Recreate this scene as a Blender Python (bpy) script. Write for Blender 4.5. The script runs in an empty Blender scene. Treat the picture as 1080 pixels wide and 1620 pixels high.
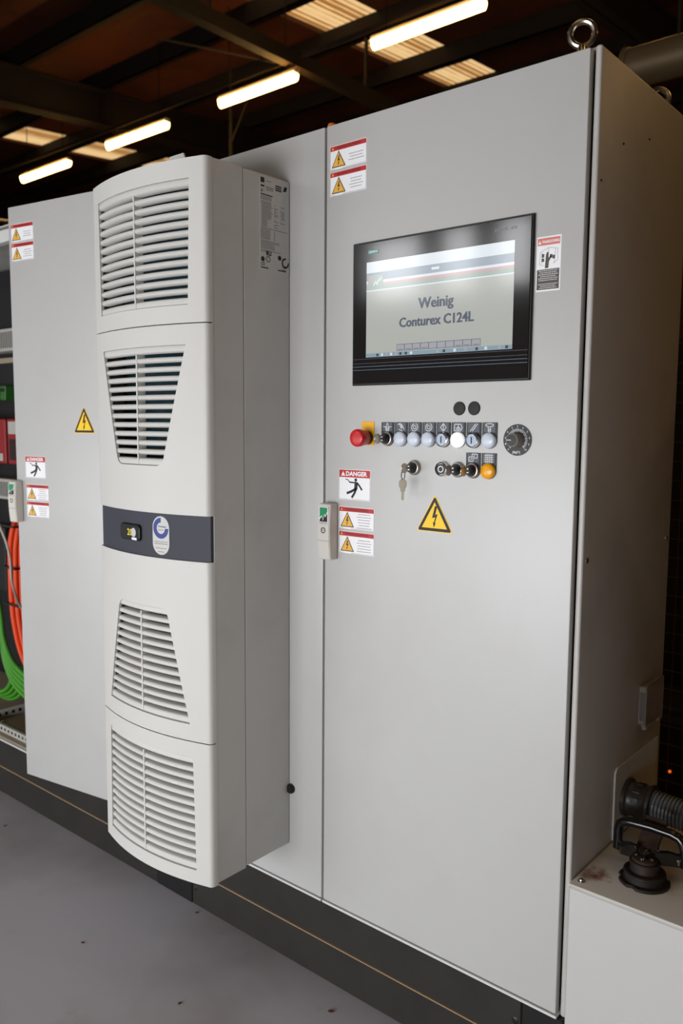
import bpy, bmesh, math, random
from mathutils import Matrix, Vector
random.seed(7)
R = math.radians
PI = math.pi
I4 = Matrix.Identity(4)
sc = bpy.context.scene
col = sc.collection

# ------------------------------------------------------------------ camera
def make_camera():
    f, px, py, pz, yaw, pit, rol = 1305.05, .6398, -1.4111, 1.3435, -.7019, .1045, .0070
    fw = Vector((math.sin(yaw) * math.cos(pit), math.cos(yaw) * math.cos(pit), -math.sin(pit)))
    rt = Vector((math.cos(yaw), -math.sin(yaw), 0))
    up = rt.cross(fw)
    r2 = math.cos(rol) * rt + math.sin(rol) * up
    u2 = -math.sin(rol) * rt + math.cos(rol) * up
    cd = bpy.data.cameras.new('camera')
    cd.sensor_fit = 'VERTICAL'
    cd.sensor_height = 36.0
    cd.lens = f / 1620 * 36.0
    cd.clip_start = .05
    cd.clip_end = 200
    cd.dof.use_dof = True
    cd.dof.focus_distance = 1.72
    cd.dof.aperture_fstop = 4.5
    co = bpy.data.objects.new('camera', cd)
    col.objects.link(co)
    m = Matrix((r2, u2, -fw)).transposed().to_4x4()
    m.translation = (px, py, pz)
    co.matrix_world = m
    sc.camera = co
make_camera()

# ------------------------------------------------------------------ world, daylight, exposure
w = bpy.data.worlds.new('world')
sc.world = w
w.use_nodes = True
w.node_tree.nodes['Background'].inputs[0].default_value = (.55, .7, 1, 1)
w.node_tree.nodes['Background'].inputs[1].default_value = .3
sc.view_settings.view_transform = 'Standard'
sc.view_settings.look = 'None'
sc.view_settings.gamma = 1
sc.view_settings.use_curve_mapping = False
sc.view_settings.exposure = -0.09

WALL_Y = -3.6
# high windows behind the camera, plus low openings added to light the fronts: (x0, x1, z0, z1)
WINDOWS_AND_FILLS = [(-5.0, -1.72, .05, 1.32), (-3.4, -2.85, 2.25, 2.78), (-2.75, -2.4, 2.25, 2.78), (-2.3, -1.95, 2.25, 2.78), (-1.5, .9, .05, 1.32)]
def daylight(x0, x1, z0, z1, power):
    ld = bpy.data.lights.new('window_and_fill_light', 'AREA')
    ld.shape = 'RECTANGLE'
    ld.size = x1 - x0
    ld.size_y = z1 - z0
    ld.energy = power * (x1 - x0) * (z1 - z0)
    ld.color = (.98, .985, 1.0)
    lo = bpy.data.objects.new('window_and_fill_light', ld)
    col.objects.link(lo)
    lo.location = ((x0 + x1) / 2, WALL_Y - .16, (z0 + z1) / 2)
    lo.rotation_euler = (R(90), 0, 0)      # shines towards +y
for wdw in WINDOWS_AND_FILLS:
    daylight(*wdw, (38 if wdw[0] > -2 else 15) if wdw[2] < 1 else 50)

# ------------------------------------------------------------------ helpers
WO = {None: I4}
def s2l(c):
    return tuple(((v / 255) / 12.92 if v <= 10.3 else ((v / 255 + .055) / 1.055) ** 2.4) for v in c)
def place(o, parent, W):
    col.objects.link(o)
    o.parent = parent
    o.matrix_basis = WO[parent].inverted() @ W
    WO[o] = W
def tag(o, label=None, cat=None, group=None, kind=None):
    if label: o['label'] = label
    if cat: o['category'] = cat
    if group: o['group'] = group
    if kind: o['kind'] = kind
    return o
def thing(name, label, cat, loc, group=None, F=None):
    o = bpy.data.objects.new(name, None)
    o.empty_display_size = .05
    place(o, None, F if F is not None else Matrix.Translation(loc))
    return tag(o, label, cat, group)

class MB:
    def __init__(s): s.v = []; s.f = []
    def add(s, vs, fs):
        n = len(s.v)
        s.v += [Vector(v) for v in vs]
        s.f += [tuple(i + n for i in f) for f in fs]
        return s
    def box(s, x0, x1, y0, y1, z0, z1):
        return s.add([(x0, y0, z0), (x1, y0, z0), (x1, y1, z0), (x0, y1, z0), (x0, y0, z1), (x1, y0, z1), (x1, y1, z1), (x0, y1, z1)],
                     [(0, 3, 2, 1), (4, 5, 6, 7), (0, 1, 5, 4), (1, 2, 6, 5), (2, 3, 7, 6), (3, 0, 4, 7)])
    def lathe(s, prof, o, axis=(0, -1, 0), n=24):
        """prof: list of (radius, distance along axis)"""
        a = Vector(axis).normalized(); o = Vector(o)
        u = a.orthogonal().normalized(); v = a.cross(u)
        vs = []; fs = []
        m = len(prof)
        for k in range(n):
            t = 2 * PI * k / n
            d = u * math.cos(t) + v * math.sin(t)
            vs += [o + a * h + d * r for r, h in prof]
        for k in range(n):
            k2 = (k + 1) % n
            for j in range(m - 1):
                fs.append((k * m + j, k2 * m + j, k2 * m + j + 1, k * m + j + 1))
        if prof[0][0] > 1e-6: fs.append(tuple(k * m for k in reversed(range(n))))
        if prof[-1][0] > 1e-6: fs.append(tuple(k * m + m - 1 for k in range(n)))
        return s.add(vs, fs)
    def cyl(s, p0, p1, r, n=16, r1=None):
        p0 = Vector(p0); p1 = Vector(p1)
        return s.lathe([(r, 0), (r1 if r1 is not None else r, (p1 - p0).length)], p0, p1 - p0, n)
    def tube(s, pts, r, n=8, closed=False):
        pts = [Vector(p) for p in pts]; m = len(pts)
        rs = r if isinstance(r, (list, tuple)) else [r] * m
        vs = []; fs = []; u = None
        for i in range(m):
            a = pts[(i + 1) % m] if (closed or i < m - 1) else pts[i]
            b = pts[i - 1] if (closed or i > 0) else pts[i]
            t = (a - b).normalized()
            if u is None: u = t.orthogonal().normalized()
            u = (u - t * u.dot(t)).normalized(); v = t.cross(u)
            for k in range(n):
                q = 2 * PI * k / n
                vs.append(pts[i] + (u * math.cos(q) + v * math.sin(q)) * rs[i])
        for i in range(m if closed else m - 1):
            j = (i + 1) % m
            for k in range(n):
                k2 = (k + 1) % n
                fs.append((i * n + k, i * n + k2, j * n + k2, j * n + k))
        if not closed:
            fs.append(tuple(reversed(range(n)))); fs.append(tuple((m - 1) * n + k for k in range(n)))
        return s.add(vs, fs)
    def prism(s, poly, y0, y1):
        """poly in (x, z), counter-clockwise seen from -y; front face at y0 (< y1)"""
        a = sum(poly[i][0] * poly[(i + 1) % len(poly)][1] - poly[(i + 1) % len(poly)][0] * poly[i][1] for i in range(len(poly)))
        if a < 0: poly = poly[::-1]
        n = len(poly)
        vs = [(x, y0, z) for x, z in poly] + [(x, y1, z) for x, z in poly]
        fs = [tuple(range(n)), tuple(reversed(range(n, 2 * n)))]
        fs += [(i, i + n, (i + 1) % n + n, (i + 1) % n) for i in range(n)]
        return s.add(vs, fs)
    def stroke(s, pts, wd, y0, y1, closed=False, joints=True):
        m = len(pts)
        for i in range(m if closed else m - 1):
            (x0, z0), (x1, z1) = pts[i], pts[(i + 1) % m]
            L = math.hypot(x1 - x0, z1 - z0)
            if L < 1e-9: continue
            nx, nz = -(z1 - z0) / L * wd / 2, (x1 - x0) / L * wd / 2
            s.prism([(x0 - nx, z0 - nz), (x1 - nx, z1 - nz), (x1 + nx, z1 + nz), (x0 + nx, z0 + nz)], y0, y1)
        return s
    def build(s, name, mat, parent=None, F=I4, bevel=0, seg=1, smooth=35, label=None):
        lo = Vector([min(v[i] for v in s.v) for i in range(3)]); hi = Vector([max(v[i] for v in s.v) for i in range(3)])
        c = (lo + hi) / 2
        me = bpy.data.meshes.new(name)
        me.from_pydata([v - c for v in s.v], [], s.f)
        if bevel:
            bm = bmesh.new(); bm.from_mesh(me)
            es = [e for e in bm.edges if len(e.link_faces) == 2 and e.calc_face_angle(0) > R(40)]
            bmesh.ops.bevel(bm, geom=es, offset=bevel, segments=seg, affect='EDGES', profile=.5, clamp_overlap=True)
            bm.to_mesh(me); bm.free()
        me.materials.append(mat)
        me.update()
        if smooth:
            for p in me.polygons: p.use_smooth = True
            me.set_sharp_from_angle(angle=R(smooth))
        o = bpy.data.objects.new(name, me)
        place(o, parent, F @ Matrix.Translation(c))
        if label: o['label'] = label
        if name in ('print_lines', 'bold_print', 'graduation', 'punched_slots', 'pictogram', 'border_line'): o['kind'] = 'stuff'
        return o

def rect(x0, x1, z0, z1): return [(x0, z0), (x1, z0), (x1, z1), (x0, z1)]
def rrect(x0, x1, z0, z1, r, n=5):
    p = []
    for cx, cz, a0 in ((x1 - r, z0 + r, -90), (x1 - r, z1 - r, 0), (x0 + r, z1 - r, 90), (x0 + r, z0 + r, 180)):
        p += [(cx + r * math.cos(R(a0 + 90 * k / n)), cz + r * math.sin(R(a0 + 90 * k / n))) for k in range(n + 1)]
    return p
def circ(cx, cz, r, n=20, a0=0, a1=360, rz=None):
    full = abs(a1 - a0) >= 360
    return [(cx + r * math.cos(R(a0 + (a1 - a0) * k / n)), cz + (rz or r) * math.sin(R(a0 + (a1 - a0) * k / n))) for k in range(n if full else n + 1)]
TXT = {}
def text_mb(body, x0, x1, z0, z1, y, bold=.0, smear=0):
    """print: letters fitted in a rectangle, facing -y, lying at y"""
    key = (body, bold)
    if key not in TXT:
        cu = bpy.data.curves.new('lettering_curve', 'FONT')
        cu.body = body; cu.size = 1; cu.offset = bold; cu.resolution_u = 2
        ob = bpy.data.objects.new('lettering_curve', cu)
        me = ob.to_mesh()
        vs = [tuple(v.co) for v in me.vertices]; fs = [tuple(p.vertices) for p in me.polygons]
        ob.to_mesh_clear()
        bpy.data.objects.remove(ob); bpy.data.curves.remove(cu)
        TXT[key] = (vs, fs)
    vs, fs = TXT[key]
    ax = min(v[0] for v in vs); bx = max(v[0] for v in vs); az = min(v[1] for v in vs); bz = max(v[1] for v in vs)
    mb = MB()
    for k in (range(3) if smear else (0,)):       # heavier strokes: the same letters struck again a hair to the right
        mb.add([(x0 + (v[0] - ax) / (bx - ax) * (x1 - x0 - smear) + smear * k / 2, y - .00002 * k, z0 + (v[1] - az) / (bz - az) * (z1 - z0)) for v in vs], fs)
    return mb

# ------------------------------------------------------------------ materials
def mat(name, rgb, rough=.5, metal=0, spec=.5, coat=0, emit=None, emit_s=0, trans=0, ior=1.45, alpha=1):
    m = bpy.data.materials.new(name); m.use_nodes = True
    b = m.node_tree.nodes['Principled BSDF']
    b.inputs['Base Color'].default_value = (*s2l(rgb), 1)
    b.inputs['Roughness'].default_value = rough
    b.inputs['Metallic'].default_value = metal
    b.inputs['Specular IOR Level'].default_value = spec
    b.inputs['Coat Weight'].default_value = coat
    b.inputs['Coat Roughness'].default_value = .04
    b.inputs['Transmission Weight'].default_value = trans
    b.inputs['IOR'].default_value = ior
    b.inputs['Alpha'].default_value = alpha
    if emit:
        b.inputs['Emission Color'].default_value = (*s2l(emit), 1)
        b.inputs['Emission Strength'].default_value = emit_s
    return m
def nodes(m): return m.node_tree.nodes, m.node_tree.links, m.node_tree.nodes['Principled BSDF']
def noise(m, scale, detail=3, rough=.5, coord='Object', stretch=None):
    N, L, b = nodes(m)
    tc = N.new('ShaderNodeTexCoord'); n = N.new('ShaderNodeTexNoise')
    n.inputs['Scale'].default_value = scale; n.inputs['Detail'].default_value = detail; n.inputs['Roughness'].default_value = rough
    src = tc.outputs[coord]
    if stretch:
        mp = N.new('ShaderNodeMapping'); mp.inputs['Scale'].default_value = stretch
        L.new(src, mp.inputs['Vector']); src = mp.outputs['Vector']
    L.new(src, n.inputs['Vector'])
    return n
def bump(m, scale, strength, dist=.001, detail=2):
    N, L, b = nodes(m)
    n = noise(m, scale, detail)
    bp = N.new('ShaderNodeBump'); bp.inputs['Strength'].default_value = strength; bp.inputs['Distance'].default_value = dist
    L.new(n.outputs['Fac'], bp.inputs['Height']); L.new(bp.outputs['Normal'], b.inputs['Normal'])
    return m
def mottle(m, c2, scale, lo, hi, detail=4, stretch=None):
    """mix a second colour in where a noise lies between lo and hi; may be stacked"""
    N, L, b = nodes(m)
    n = noise(m, scale, detail, .6, stretch=stretch)
    rp = N.new('ShaderNodeMapRange'); rp.inputs['From Min'].default_value = lo; rp.inputs['From Max'].default_value = hi
    L.new(n.outputs['Fac'], rp.inputs['Value'])
    mx = N.new('ShaderNodeMix'); mx.data_type = 'RGBA'
    inp = b.inputs['Base Color']
    if inp.is_linked: L.new(inp.links[0].from_socket, mx.inputs['A'])
    else: mx.inputs['A'].default_value = inp.default_value
    mx.inputs['B'].default_value = (*s2l(c2), 1)
    L.new(rp.outputs['Result'], mx.inputs['Factor'])
    L.new(mx.outputs['Result'], inp)
    return m

M = {}
M['coat'] = mottle(bump(mat('grey_powder_coat', (190, 190, 188), .4, spec=.9), 1100, .22, .0006), (185, 184, 181), 2.3, .5, .75)
M['coat_side'] = mottle(bump(mat('grey_powder_coat_side', (188, 186, 182), .38, spec=.5), 1100, .22, .0006), (170, 165, 158), 3, .45, .75)
M['plastic'] = mat('off_white_plastic', (203, 202, 197), .45)
M['ac_metal'] = mottle(bump(mat('grey_metal_housing', (196, 195, 191), .4), 900, .12, .0005), (186, 184, 180), 4, .5, .75)
M['band'] = mat('slate_plastic', (64, 65, 74), .55, spec=.25)
M['dark_in'] = mat('dark_interior', (22, 24, 26), .7)
M['coil'] = mottle(mat('teal_coil', (38, 84, 98), .5, metal=.3), (16, 30, 38), 30, .4, .6, stretch=(1, 1, 30))
M['plinth'] = mottle(mat('brown_grey_plinth', (44, 42, 38), .55, spec=.35), (37, 35, 32), 6, .45, .7)
M['dust'] = mat('tan_dust', (150, 125, 96), .9)
M['black'] = mat('black_plastic', (26, 26, 27), .38)
M['black_matt'] = mat('black_matt_plastic', (33, 31, 32), .6)
M['rail'] = mat('white_rail', (214, 214, 212), .35)
M['zinc'] = mat('zinc_steel', (196, 192, 182), .25, metal=1)
M['nickel'] = mat('nickel_key', (176, 168, 152), .28, metal=1)
M['chrome'] = mat('brushed_chrome', (205, 205, 205), .2, metal=1)
M['red'] = mat('red_plastic', (196, 28, 32), .32)
M['yellow'] = mat('yellow_plate', (244, 178, 6), .45)
M['white'] = mat('white_print', (240, 240, 242), .4)
M['stick_red'] = mat('red_print', (186, 44, 44), .45)
M['stick_red2'] = mat('faded_red_print', (214, 120, 108), .5)
M['stick_dred'] = mat('dark_red_print', (112, 22, 26), .5)
M['stick_yel'] = mat('amber_print', (232, 178, 72), .45)
M['tri_yel'] = mat('signal_yellow_print', (252, 204, 0), .4)
M['ink'] = mat('black_ink', (22, 20, 22), .5)
M['ink2'] = mat('grey_ink', (150, 148, 152), .6)
M['ink3'] = mat('dark_grey_ink', (84, 80, 78), .6)
M['paper'] = mat('silver_label', (196, 195, 192), .45)
M['blue'] = mat('blue_print', (24, 54, 132), .45)
M['green'] = mat('green_print', (22, 138, 84), .45)
M['lens'] = mat('pale_blue_lens', (202, 211, 223), .3, coat=.3)
M['lens_lit'] = mat('lit_white_lens', (250, 250, 252), .3, emit=(255, 255, 255), emit_s=.55)
M['lens_yel'] = mat('amber_lens', (238, 164, 6), .3, coat=.3)
M['lens_blue'] = mat('blue_grey_insert', (172, 190, 210), .3)
M['inlay'] = mat('slate_inlay', (84, 90, 98), .5)
M['picto'] = mat('pale_pictogram', (226, 228, 230), .5)
M['knob_grey'] = mat('taupe_knob', (120, 114, 104), .4)
M['bezel'] = mat('hmi_black_glass', (30, 27, 28), .1, spec=.5)
M['hmi_edge'] = mat('hmi_black_frame', (20, 19, 19), .35)
M['screen'] = mat('screen_background', (40, 42, 42), .12, spec=.6, emit=(176, 178, 172), emit_s=.98)
def scr(name, c, e=.85): return mat(name, (30, 30, 30), .12, spec=.6, emit=c, emit_s=e)
M['scr_text'] = scr('screen_text_grey', (96, 103, 118))
M['scr_navy'] = scr('screen_header_blue', (148, 162, 176))
M['scr_red'] = scr('screen_red', (208, 166, 168))
M['scr_green'] = scr('screen_green', (164, 180, 170))
M['scr_white'] = scr('screen_white', (226, 234, 240))
M['scr_btn'] = scr('screen_button', (176, 178, 184))
M['scr_line'] = scr('screen_button_line', (96, 96, 116))
M['scr_task'] = scr('screen_taskbar', (146, 170, 184))
M['scr_dark'] = scr('screen_icon_dark', (72, 84, 74))
M['hmi_blue'] = mat('steel_blue_line', (96, 120, 134), .4)
M['hmi_grey'] = mat('grey_line', (70, 70, 72), .4)
M['teal_tag'] = mat('teal_badge', (96, 160, 156), .4)
M['digit'] = mat('amber_digits', (120, 110, 20), .4, emit=(230, 210, 40), emit_s=.8)
M['orange_cable'] = mat('orange_cable', (232, 74, 20), .5)
M['green_cable'] = mat('green_cable', (66, 138, 34), .5)
M['grey_cable'] = mat('grey_cable', (190, 180, 168), .5)
M['duct_pvc'] = mat('grey_wiring_duct', (172, 170, 162), .55)
M['drive_red'] = mat('red_drive_housing', (140, 26, 30), .5)
M['drive_red2'] = mat('yellow_mark', (220, 150, 40), .5)
M['term_green'] = mat('green_terminal', (46, 104, 36), .5)
M['plate'] = mat('black_mounting_plate', (26, 25, 25), .6)
M['pan'] = mat('tan_floor_pan', (150, 138, 118), .6)
M['rubber'] = mottle(mat('dusty_black_rubber', (28, 23, 21), .55, spec=.35), (54, 40, 31), 28, .5, .75)
M['tool_metal'] = mottle(mat('brown_black_steel', (40, 29, 21), .8, spec=.25), (62, 44, 30), 20, .5, .8)
M['gloss_black'] = mat('gloss_black_handle', (14, 13, 13), .2, coat=.4)
M['hose'] = mat('grey_corrugated_hose', (98, 102, 104), .32)
M['gland'] = mottle(mat('black_gland', (40, 36, 34), .4), (66, 54, 46), 30, .5, .8)
M['clear'] = mat('clear_plastic', (226, 214, 204), .12, trans=.85, ior=1.3)
M['orange_cap'] = mat('orange_cap', (214, 120, 40), .5)
M['floor'] = mottle(mottle(mottle(bump(mat('grey_floor_paint', (176, 173, 179), .5), 90, .12, .001), (138, 131, 128), 1.4, .45, .75), (140, 112, 94), 3.3, .62, .82, 6), (110, 100, 96), 22, .72, .8, 3, (1, .25, 1))
M['roof'] = mottle(mat('brown_roof_lining', (82, 38, 8), .85), (62, 28, 6), 1.2, .45, .7)
M['steel_dark'] = mottle(mat('dark_painted_steel', (22, 13, 7), .8), (30, 18, 9), 3, .5, .8)
M['steel_mid'] = mat('greenish_grey_steel', (52, 42, 26), .7)
M['wall'] = mat('dark_brown_wall', (70, 52, 38), .85)
M['wall_pale'] = mat('pale_block_wall', (150, 146, 138), .85)
M['frame'] = mat('white_window_frame', (210, 210, 208), .5)
M['tube_light'] = mat('warm_fluorescent_diffuser', (255, 240, 210), .5, emit=(255, 198, 114), emit_s=20)
M['fixture'] = mat('cream_fixture', (200, 190, 170), .5)
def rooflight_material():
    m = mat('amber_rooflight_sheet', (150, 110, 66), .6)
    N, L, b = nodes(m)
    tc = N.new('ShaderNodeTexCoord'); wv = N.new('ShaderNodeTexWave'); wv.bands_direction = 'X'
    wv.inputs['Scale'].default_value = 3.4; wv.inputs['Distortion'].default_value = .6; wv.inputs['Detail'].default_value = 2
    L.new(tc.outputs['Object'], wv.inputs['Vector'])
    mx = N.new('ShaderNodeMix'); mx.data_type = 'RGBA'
    mx.inputs['A'].default_value = (*s2l((150, 104, 52)), 1); mx.inputs['B'].default_value = (*s2l((244, 206, 146)), 1)  # corrugation shading put into the emission colour as dark bands
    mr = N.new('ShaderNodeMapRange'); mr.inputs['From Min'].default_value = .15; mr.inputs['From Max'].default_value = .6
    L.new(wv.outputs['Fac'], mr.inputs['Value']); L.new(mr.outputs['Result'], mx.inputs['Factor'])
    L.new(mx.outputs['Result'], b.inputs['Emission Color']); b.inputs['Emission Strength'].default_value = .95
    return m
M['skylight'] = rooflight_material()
M['galv'] = mat('galvanised_duct', (112, 96, 70), .5, metal=.4)
M['wire'] = mat('brown_fence_wire', (96, 74, 58), .55)
M['mach'] = mat('dark_machine', (30, 28, 28), .6)
M['mach_beige'] = mat('brown_grey_panel', (33, 29, 26), .8)
M['blue_hose'] = mat('blue_hose', (30, 52, 110), .4)
M['lamp_orange'] = mat('orange_indicator', (240, 110, 20), .4, emit=(255, 110, 20), emit_s=.8)
M['wood'] = mat('brown_wood_chip', (92, 52, 34), .8)
M['timber'] = mat('timber_plank', (120, 78, 46), .7)
M['glass_clear'] = mat('window_glass', (255, 255, 255), .0, trans=1, ior=1.01)

# rust stain on the low housing's lid: a shape of its own on the sheet
def lid_material():
    m = bump(mat('lid_powder_coat', (188, 184, 176), .45), 900, .15, .0005)
    N, L, b = nodes(m)
    mottle(m, (168, 156, 142), 9, .55, .8)
    tc = N.new('ShaderNodeTexCoord')
    n = noise(m, 60, 5, .7)
    geo = N.new('ShaderNodeNewGeometry')
    ds = N.new('ShaderNodeVectorMath'); ds.operation = 'DISTANCE'; ds.inputs[1].default_value = (.042, .062, .485)
    L.new(geo.outputs['Position'], ds.inputs[0])
    mr = N.new('ShaderNodeMapRange'); mr.inputs['From Min'].default_value = .012; mr.inputs['From Max'].default_value = .065
    mr.inputs['To Min'].default_value = .36; mr.inputs['To Max'].default_value = -.4
    L.new(ds.outputs['Value'], mr.inputs['Value'])
    ad = N.new('ShaderNodeMath'); ad.operation = 'ADD'
    L.new(n.outputs['Fac'], ad.inputs[0]); L.new(mr.outputs['Result'], ad.inputs[1])
    r2 = N.new('ShaderNodeMapRange'); r2.inputs['From Min'].default_value = .55; r2.inputs['From Max'].default_value = .95
    L.new(ad.outputs['Value'], r2.inputs['Value'])
    mx = N.new('ShaderNodeMix'); mx.data_type = 'RGBA'
    L.new(b.inputs['Base Color'].links[0].from_socket, mx.inputs['A'])
    mx.inputs['B'].default_value = (*s2l((112, 66, 42)), 1)
    L.new(r2.outputs['Result'], mx.inputs['Factor']); L.new(mx.outputs['Result'], b.inputs['Base Color'])
    return m
M['lid'] = lid_material()

# ------------------------------------------------------------------ the setting
XA, XB, YA, YB = -26.0, 7.0, WALL_Y, 16.0
def zroof(y): return 6.0 + .07 * (y - 5.3)
def struct(name, mb, m, label, cat, **k):
    o = mb.build(name, m, None, **k)
    return tag(o, label, cat, kind='structure')
struct('floor', MB().box(XA, XB, YA, YB, -.1, 0), M['floor'], 'grey painted concrete workshop floor with brown scuffs', 'floor', smooth=0)
struct('wall_back', MB().box(XA, XB, YB, YB + .2, 0, 6.9), M['wall'], 'dark brown far wall of the workshop', 'wall', smooth=0)
struct('wall_left', MB().box(XA - .2, XA, YA, YB, 0, 6.9), M['wall'], 'dark end wall far beyond the cabinets', 'wall', smooth=0)
struct('wall_right', MB().box(XB, XB + .2, YA, YB, 0, 6.9), M['wall'], 'dark end wall on the side of the low housing', 'wall', smooth=0)
wf = MB()
for x0, x1 in ((XA, -5.0), (-1.72, -1.5), (.9, XB)): wf.box(x0, x1, YA - .2, YA, 0, 5.5)
wf.box(-5.0, -1.72, YA - .2, YA, 0, .05).box(-5.0, -1.72, YA - .2, YA, 1.32, 2.25).box(-5.0, -1.72, YA - .2, YA, 2.78, 5.5)
for x0, x1 in ((-5.0, -3.4), (-2.85, -2.75), (-2.4, -2.3), (-1.95, -1.72)): wf.box(x0, x1, YA - .2, YA, 2.25, 2.78)
wf.box(-1.5, .9, YA - .2, YA, 0, .05).box(-1.5, .9, YA - .2, YA, 1.32, 5.5)
struct('wall_front', wf, M['wall_pale'], 'pale wall with high windows and added low light openings opposite the cabinets', 'wall', smooth=0)
for i, (x0, x1, z0, z1) in enumerate(WINDOWS_AND_FILLS):  # low entries frame the added light openings
    t = .05
    fr = MB().box(x0, x1, YA - .1, YA - .04, z0, z0 + t).box(x0, x1, YA - .1, YA - .04, z1 - t, z1).box(x0, x0 + t, YA - .1, YA - .04, z0, z1).box(x1 - t, x1, YA - .1, YA - .04, z0, z1)
    struct('window_%d' % (i + 1), fr, M['frame'], 'white frame, low ones round added light openings, in the wall opposite the cabinets', 'window', smooth=0)

# roof: brown lining between rooflight strips that run down the slope
SKY = [(-19.3, -18.45), (-12.95, -12.05), (-6.42, -5.56), (-.1, .8)]
rf = MB()
xs = [XA] + [v for q in SKY for v in q] + [XB]
def sloped(mb, x0, x1, y0, y1, zt, zb):
    """box under the roof slope, from zb to zt below/above the lining"""
    return mb.add([(x0, y0, zroof(y0) + zb), (x1, y0, zroof(y0) + zb), (x1, y1, zroof(y1) + zb), (x0, y1, zroof(y1) + zb),
                   (x0, y0, zroof(y0) + zt), (x1, y0, zroof(y0) + zt), (x1, y1, zroof(y1) + zt), (x0, y1, zroof(y1) + zt)],
                  [(0, 3, 2, 1), (4, 5, 6, 7), (0, 1, 5, 4), (1, 2, 6, 5), (2, 3, 7, 6), (3, 0, 4, 7)])
for i in range(0, len(xs), 2): sloped(rf, xs[i], xs[i + 1], YA - .2, YB + .2, .1, 0)
ceil = struct('ceiling', rf, M['roof'], 'dark brown sloping workshop roof with steel purlins and amber rooflights', 'ceiling', smooth=0)
PURL = [-2.8, -1.6, -.4, .8, 1.9, 3.0, 4.1, 5.3, 6.5, 7.9, 9.2, 10.5, 11.8, 13.1, 14.4]
for y in PURL:
    p = MB()
    sloped(p, XA, XB, y - .02, y + .02, -.0005, -.24)
    sloped(p, XA, XB, y - .02, y + .07, -.22, -.24)
    p.build('purlin', M['steel_dark'], ceil, smooth=0)
for x in (-15.6, -9.3, -3.0, 3.3):
    p = MB()
    sloped(p, x - .012, x + .012, YA, YB, -.24, -.7)
    sloped(p, x - .1, x + .1, YA, YB, -.24, -.265)
    sloped(p, x - .1, x + .1, YA, YB, -.675, -.7)
    p.build('rafter', M['steel_dark'], ceil, smooth=0)
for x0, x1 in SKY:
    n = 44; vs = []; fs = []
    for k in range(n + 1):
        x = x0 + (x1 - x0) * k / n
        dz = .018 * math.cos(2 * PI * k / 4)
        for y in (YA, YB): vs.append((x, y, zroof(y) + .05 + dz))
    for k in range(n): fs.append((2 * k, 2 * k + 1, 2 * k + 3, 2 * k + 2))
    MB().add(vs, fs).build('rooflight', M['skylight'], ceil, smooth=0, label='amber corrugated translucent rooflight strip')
# tie beam and its hangers
tb = MB().box(-5.78, -5.66, -1.0, 10.4, 5.12, 5.27)
for y in (-.4, 1.9, 4.1, 6.5, 9.2): tb.box(-5.735, -5.705, y - .02, y + .02, 5.27, zroof(y) - .22)
tb.build('tie_beam', M['steel_mid'], ceil, smooth=0, label='greenish grey steel tie beam under the purlins')
MB().box(-25, 6.5, 5.27, 5.30, 5.2, 5.235).build('lighting_rail', M['steel_dark'], ceil, smooth=0)
MB().cyl((-6.9, 4.4, 5.45), (-5.75, 6.0, 5.28), .012, 6).cyl((-7.51, 6.0, 5.8), (-7.51, 6.0, 3.2), .022, 6).cyl((-7.51, 6.0, 4.9), (-7.1, 6.0, 5.5), .014, 6).build('conduit_pipe', M['steel_mid'], ceil)

# fluorescent battens in a row; unseen nearer row added to warm the cabinet side
LIGHTS = [(-11.38, -10.12, 5.31, 'small fluorescent batten farthest left above the air conditioner'), (-9.08, -7.84, 5.25, 'fluorescent batten second from the left, above the air conditioner'),
          (-6.82, -5.64, 5.22, 'fluorescent batten second from the right, beside the tie beam'), (-4.56, -3.34, 5.17, 'largest glowing fluorescent batten, nearest to the tall cabinet'),
          (-2.3, -1.08, 5.15, 'fluorescent batten out of view over the tall cabinet'), (.0, 1.2, 5.12, 'fluorescent batten out of view past the tall cabinet'), (2.3, 3.5, 5.1, 'fluorescent batten out of view at the far right of the row'), (4.5, 5.7, 5.1, 'last fluorescent batten out of view by the end wall'),
          (1.6, 2.8, .6, 'first added fluorescent batten out of view over the low housing'), (3.9, 5.1, .6, 'second added fluorescent batten out of view over the low housing')]
for x0, x1, y, lab in LIGHTS:
    t = thing('ceiling_light', lab, 'ceiling light', ((x0 + x1) / 2, y, 5.0), 'fluorescent battens in a row under the roof')
    MB().box(x0 - .02, x1 + .02, y - .035, y + .035, 5.03, 5.075).build('housing', M['fixture'], t, bevel=.008)
    MB().add(*(lambda n: ([(x, y + .045 * math.cos(PI * k / n), 5.03 - .085 * math.sin(PI * k / n)) for x in (x0, x1) for k in range(n + 1)],
             [(k, k + 1, n + 2 + k, n + 1 + k) for k in range(n)] + [tuple(range(n, -1, -1)), tuple(range(n + 1, 2 * n + 2))]))(10)).build('diffuser', M['tube_light'], t)
    for x in (x0 + .15, x1 - .15):
        MB().cyl((x, y, 5.07), (x, y, zroof(y)), .006, 6).build('suspension_wire', M['steel_dark'], t)

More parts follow.
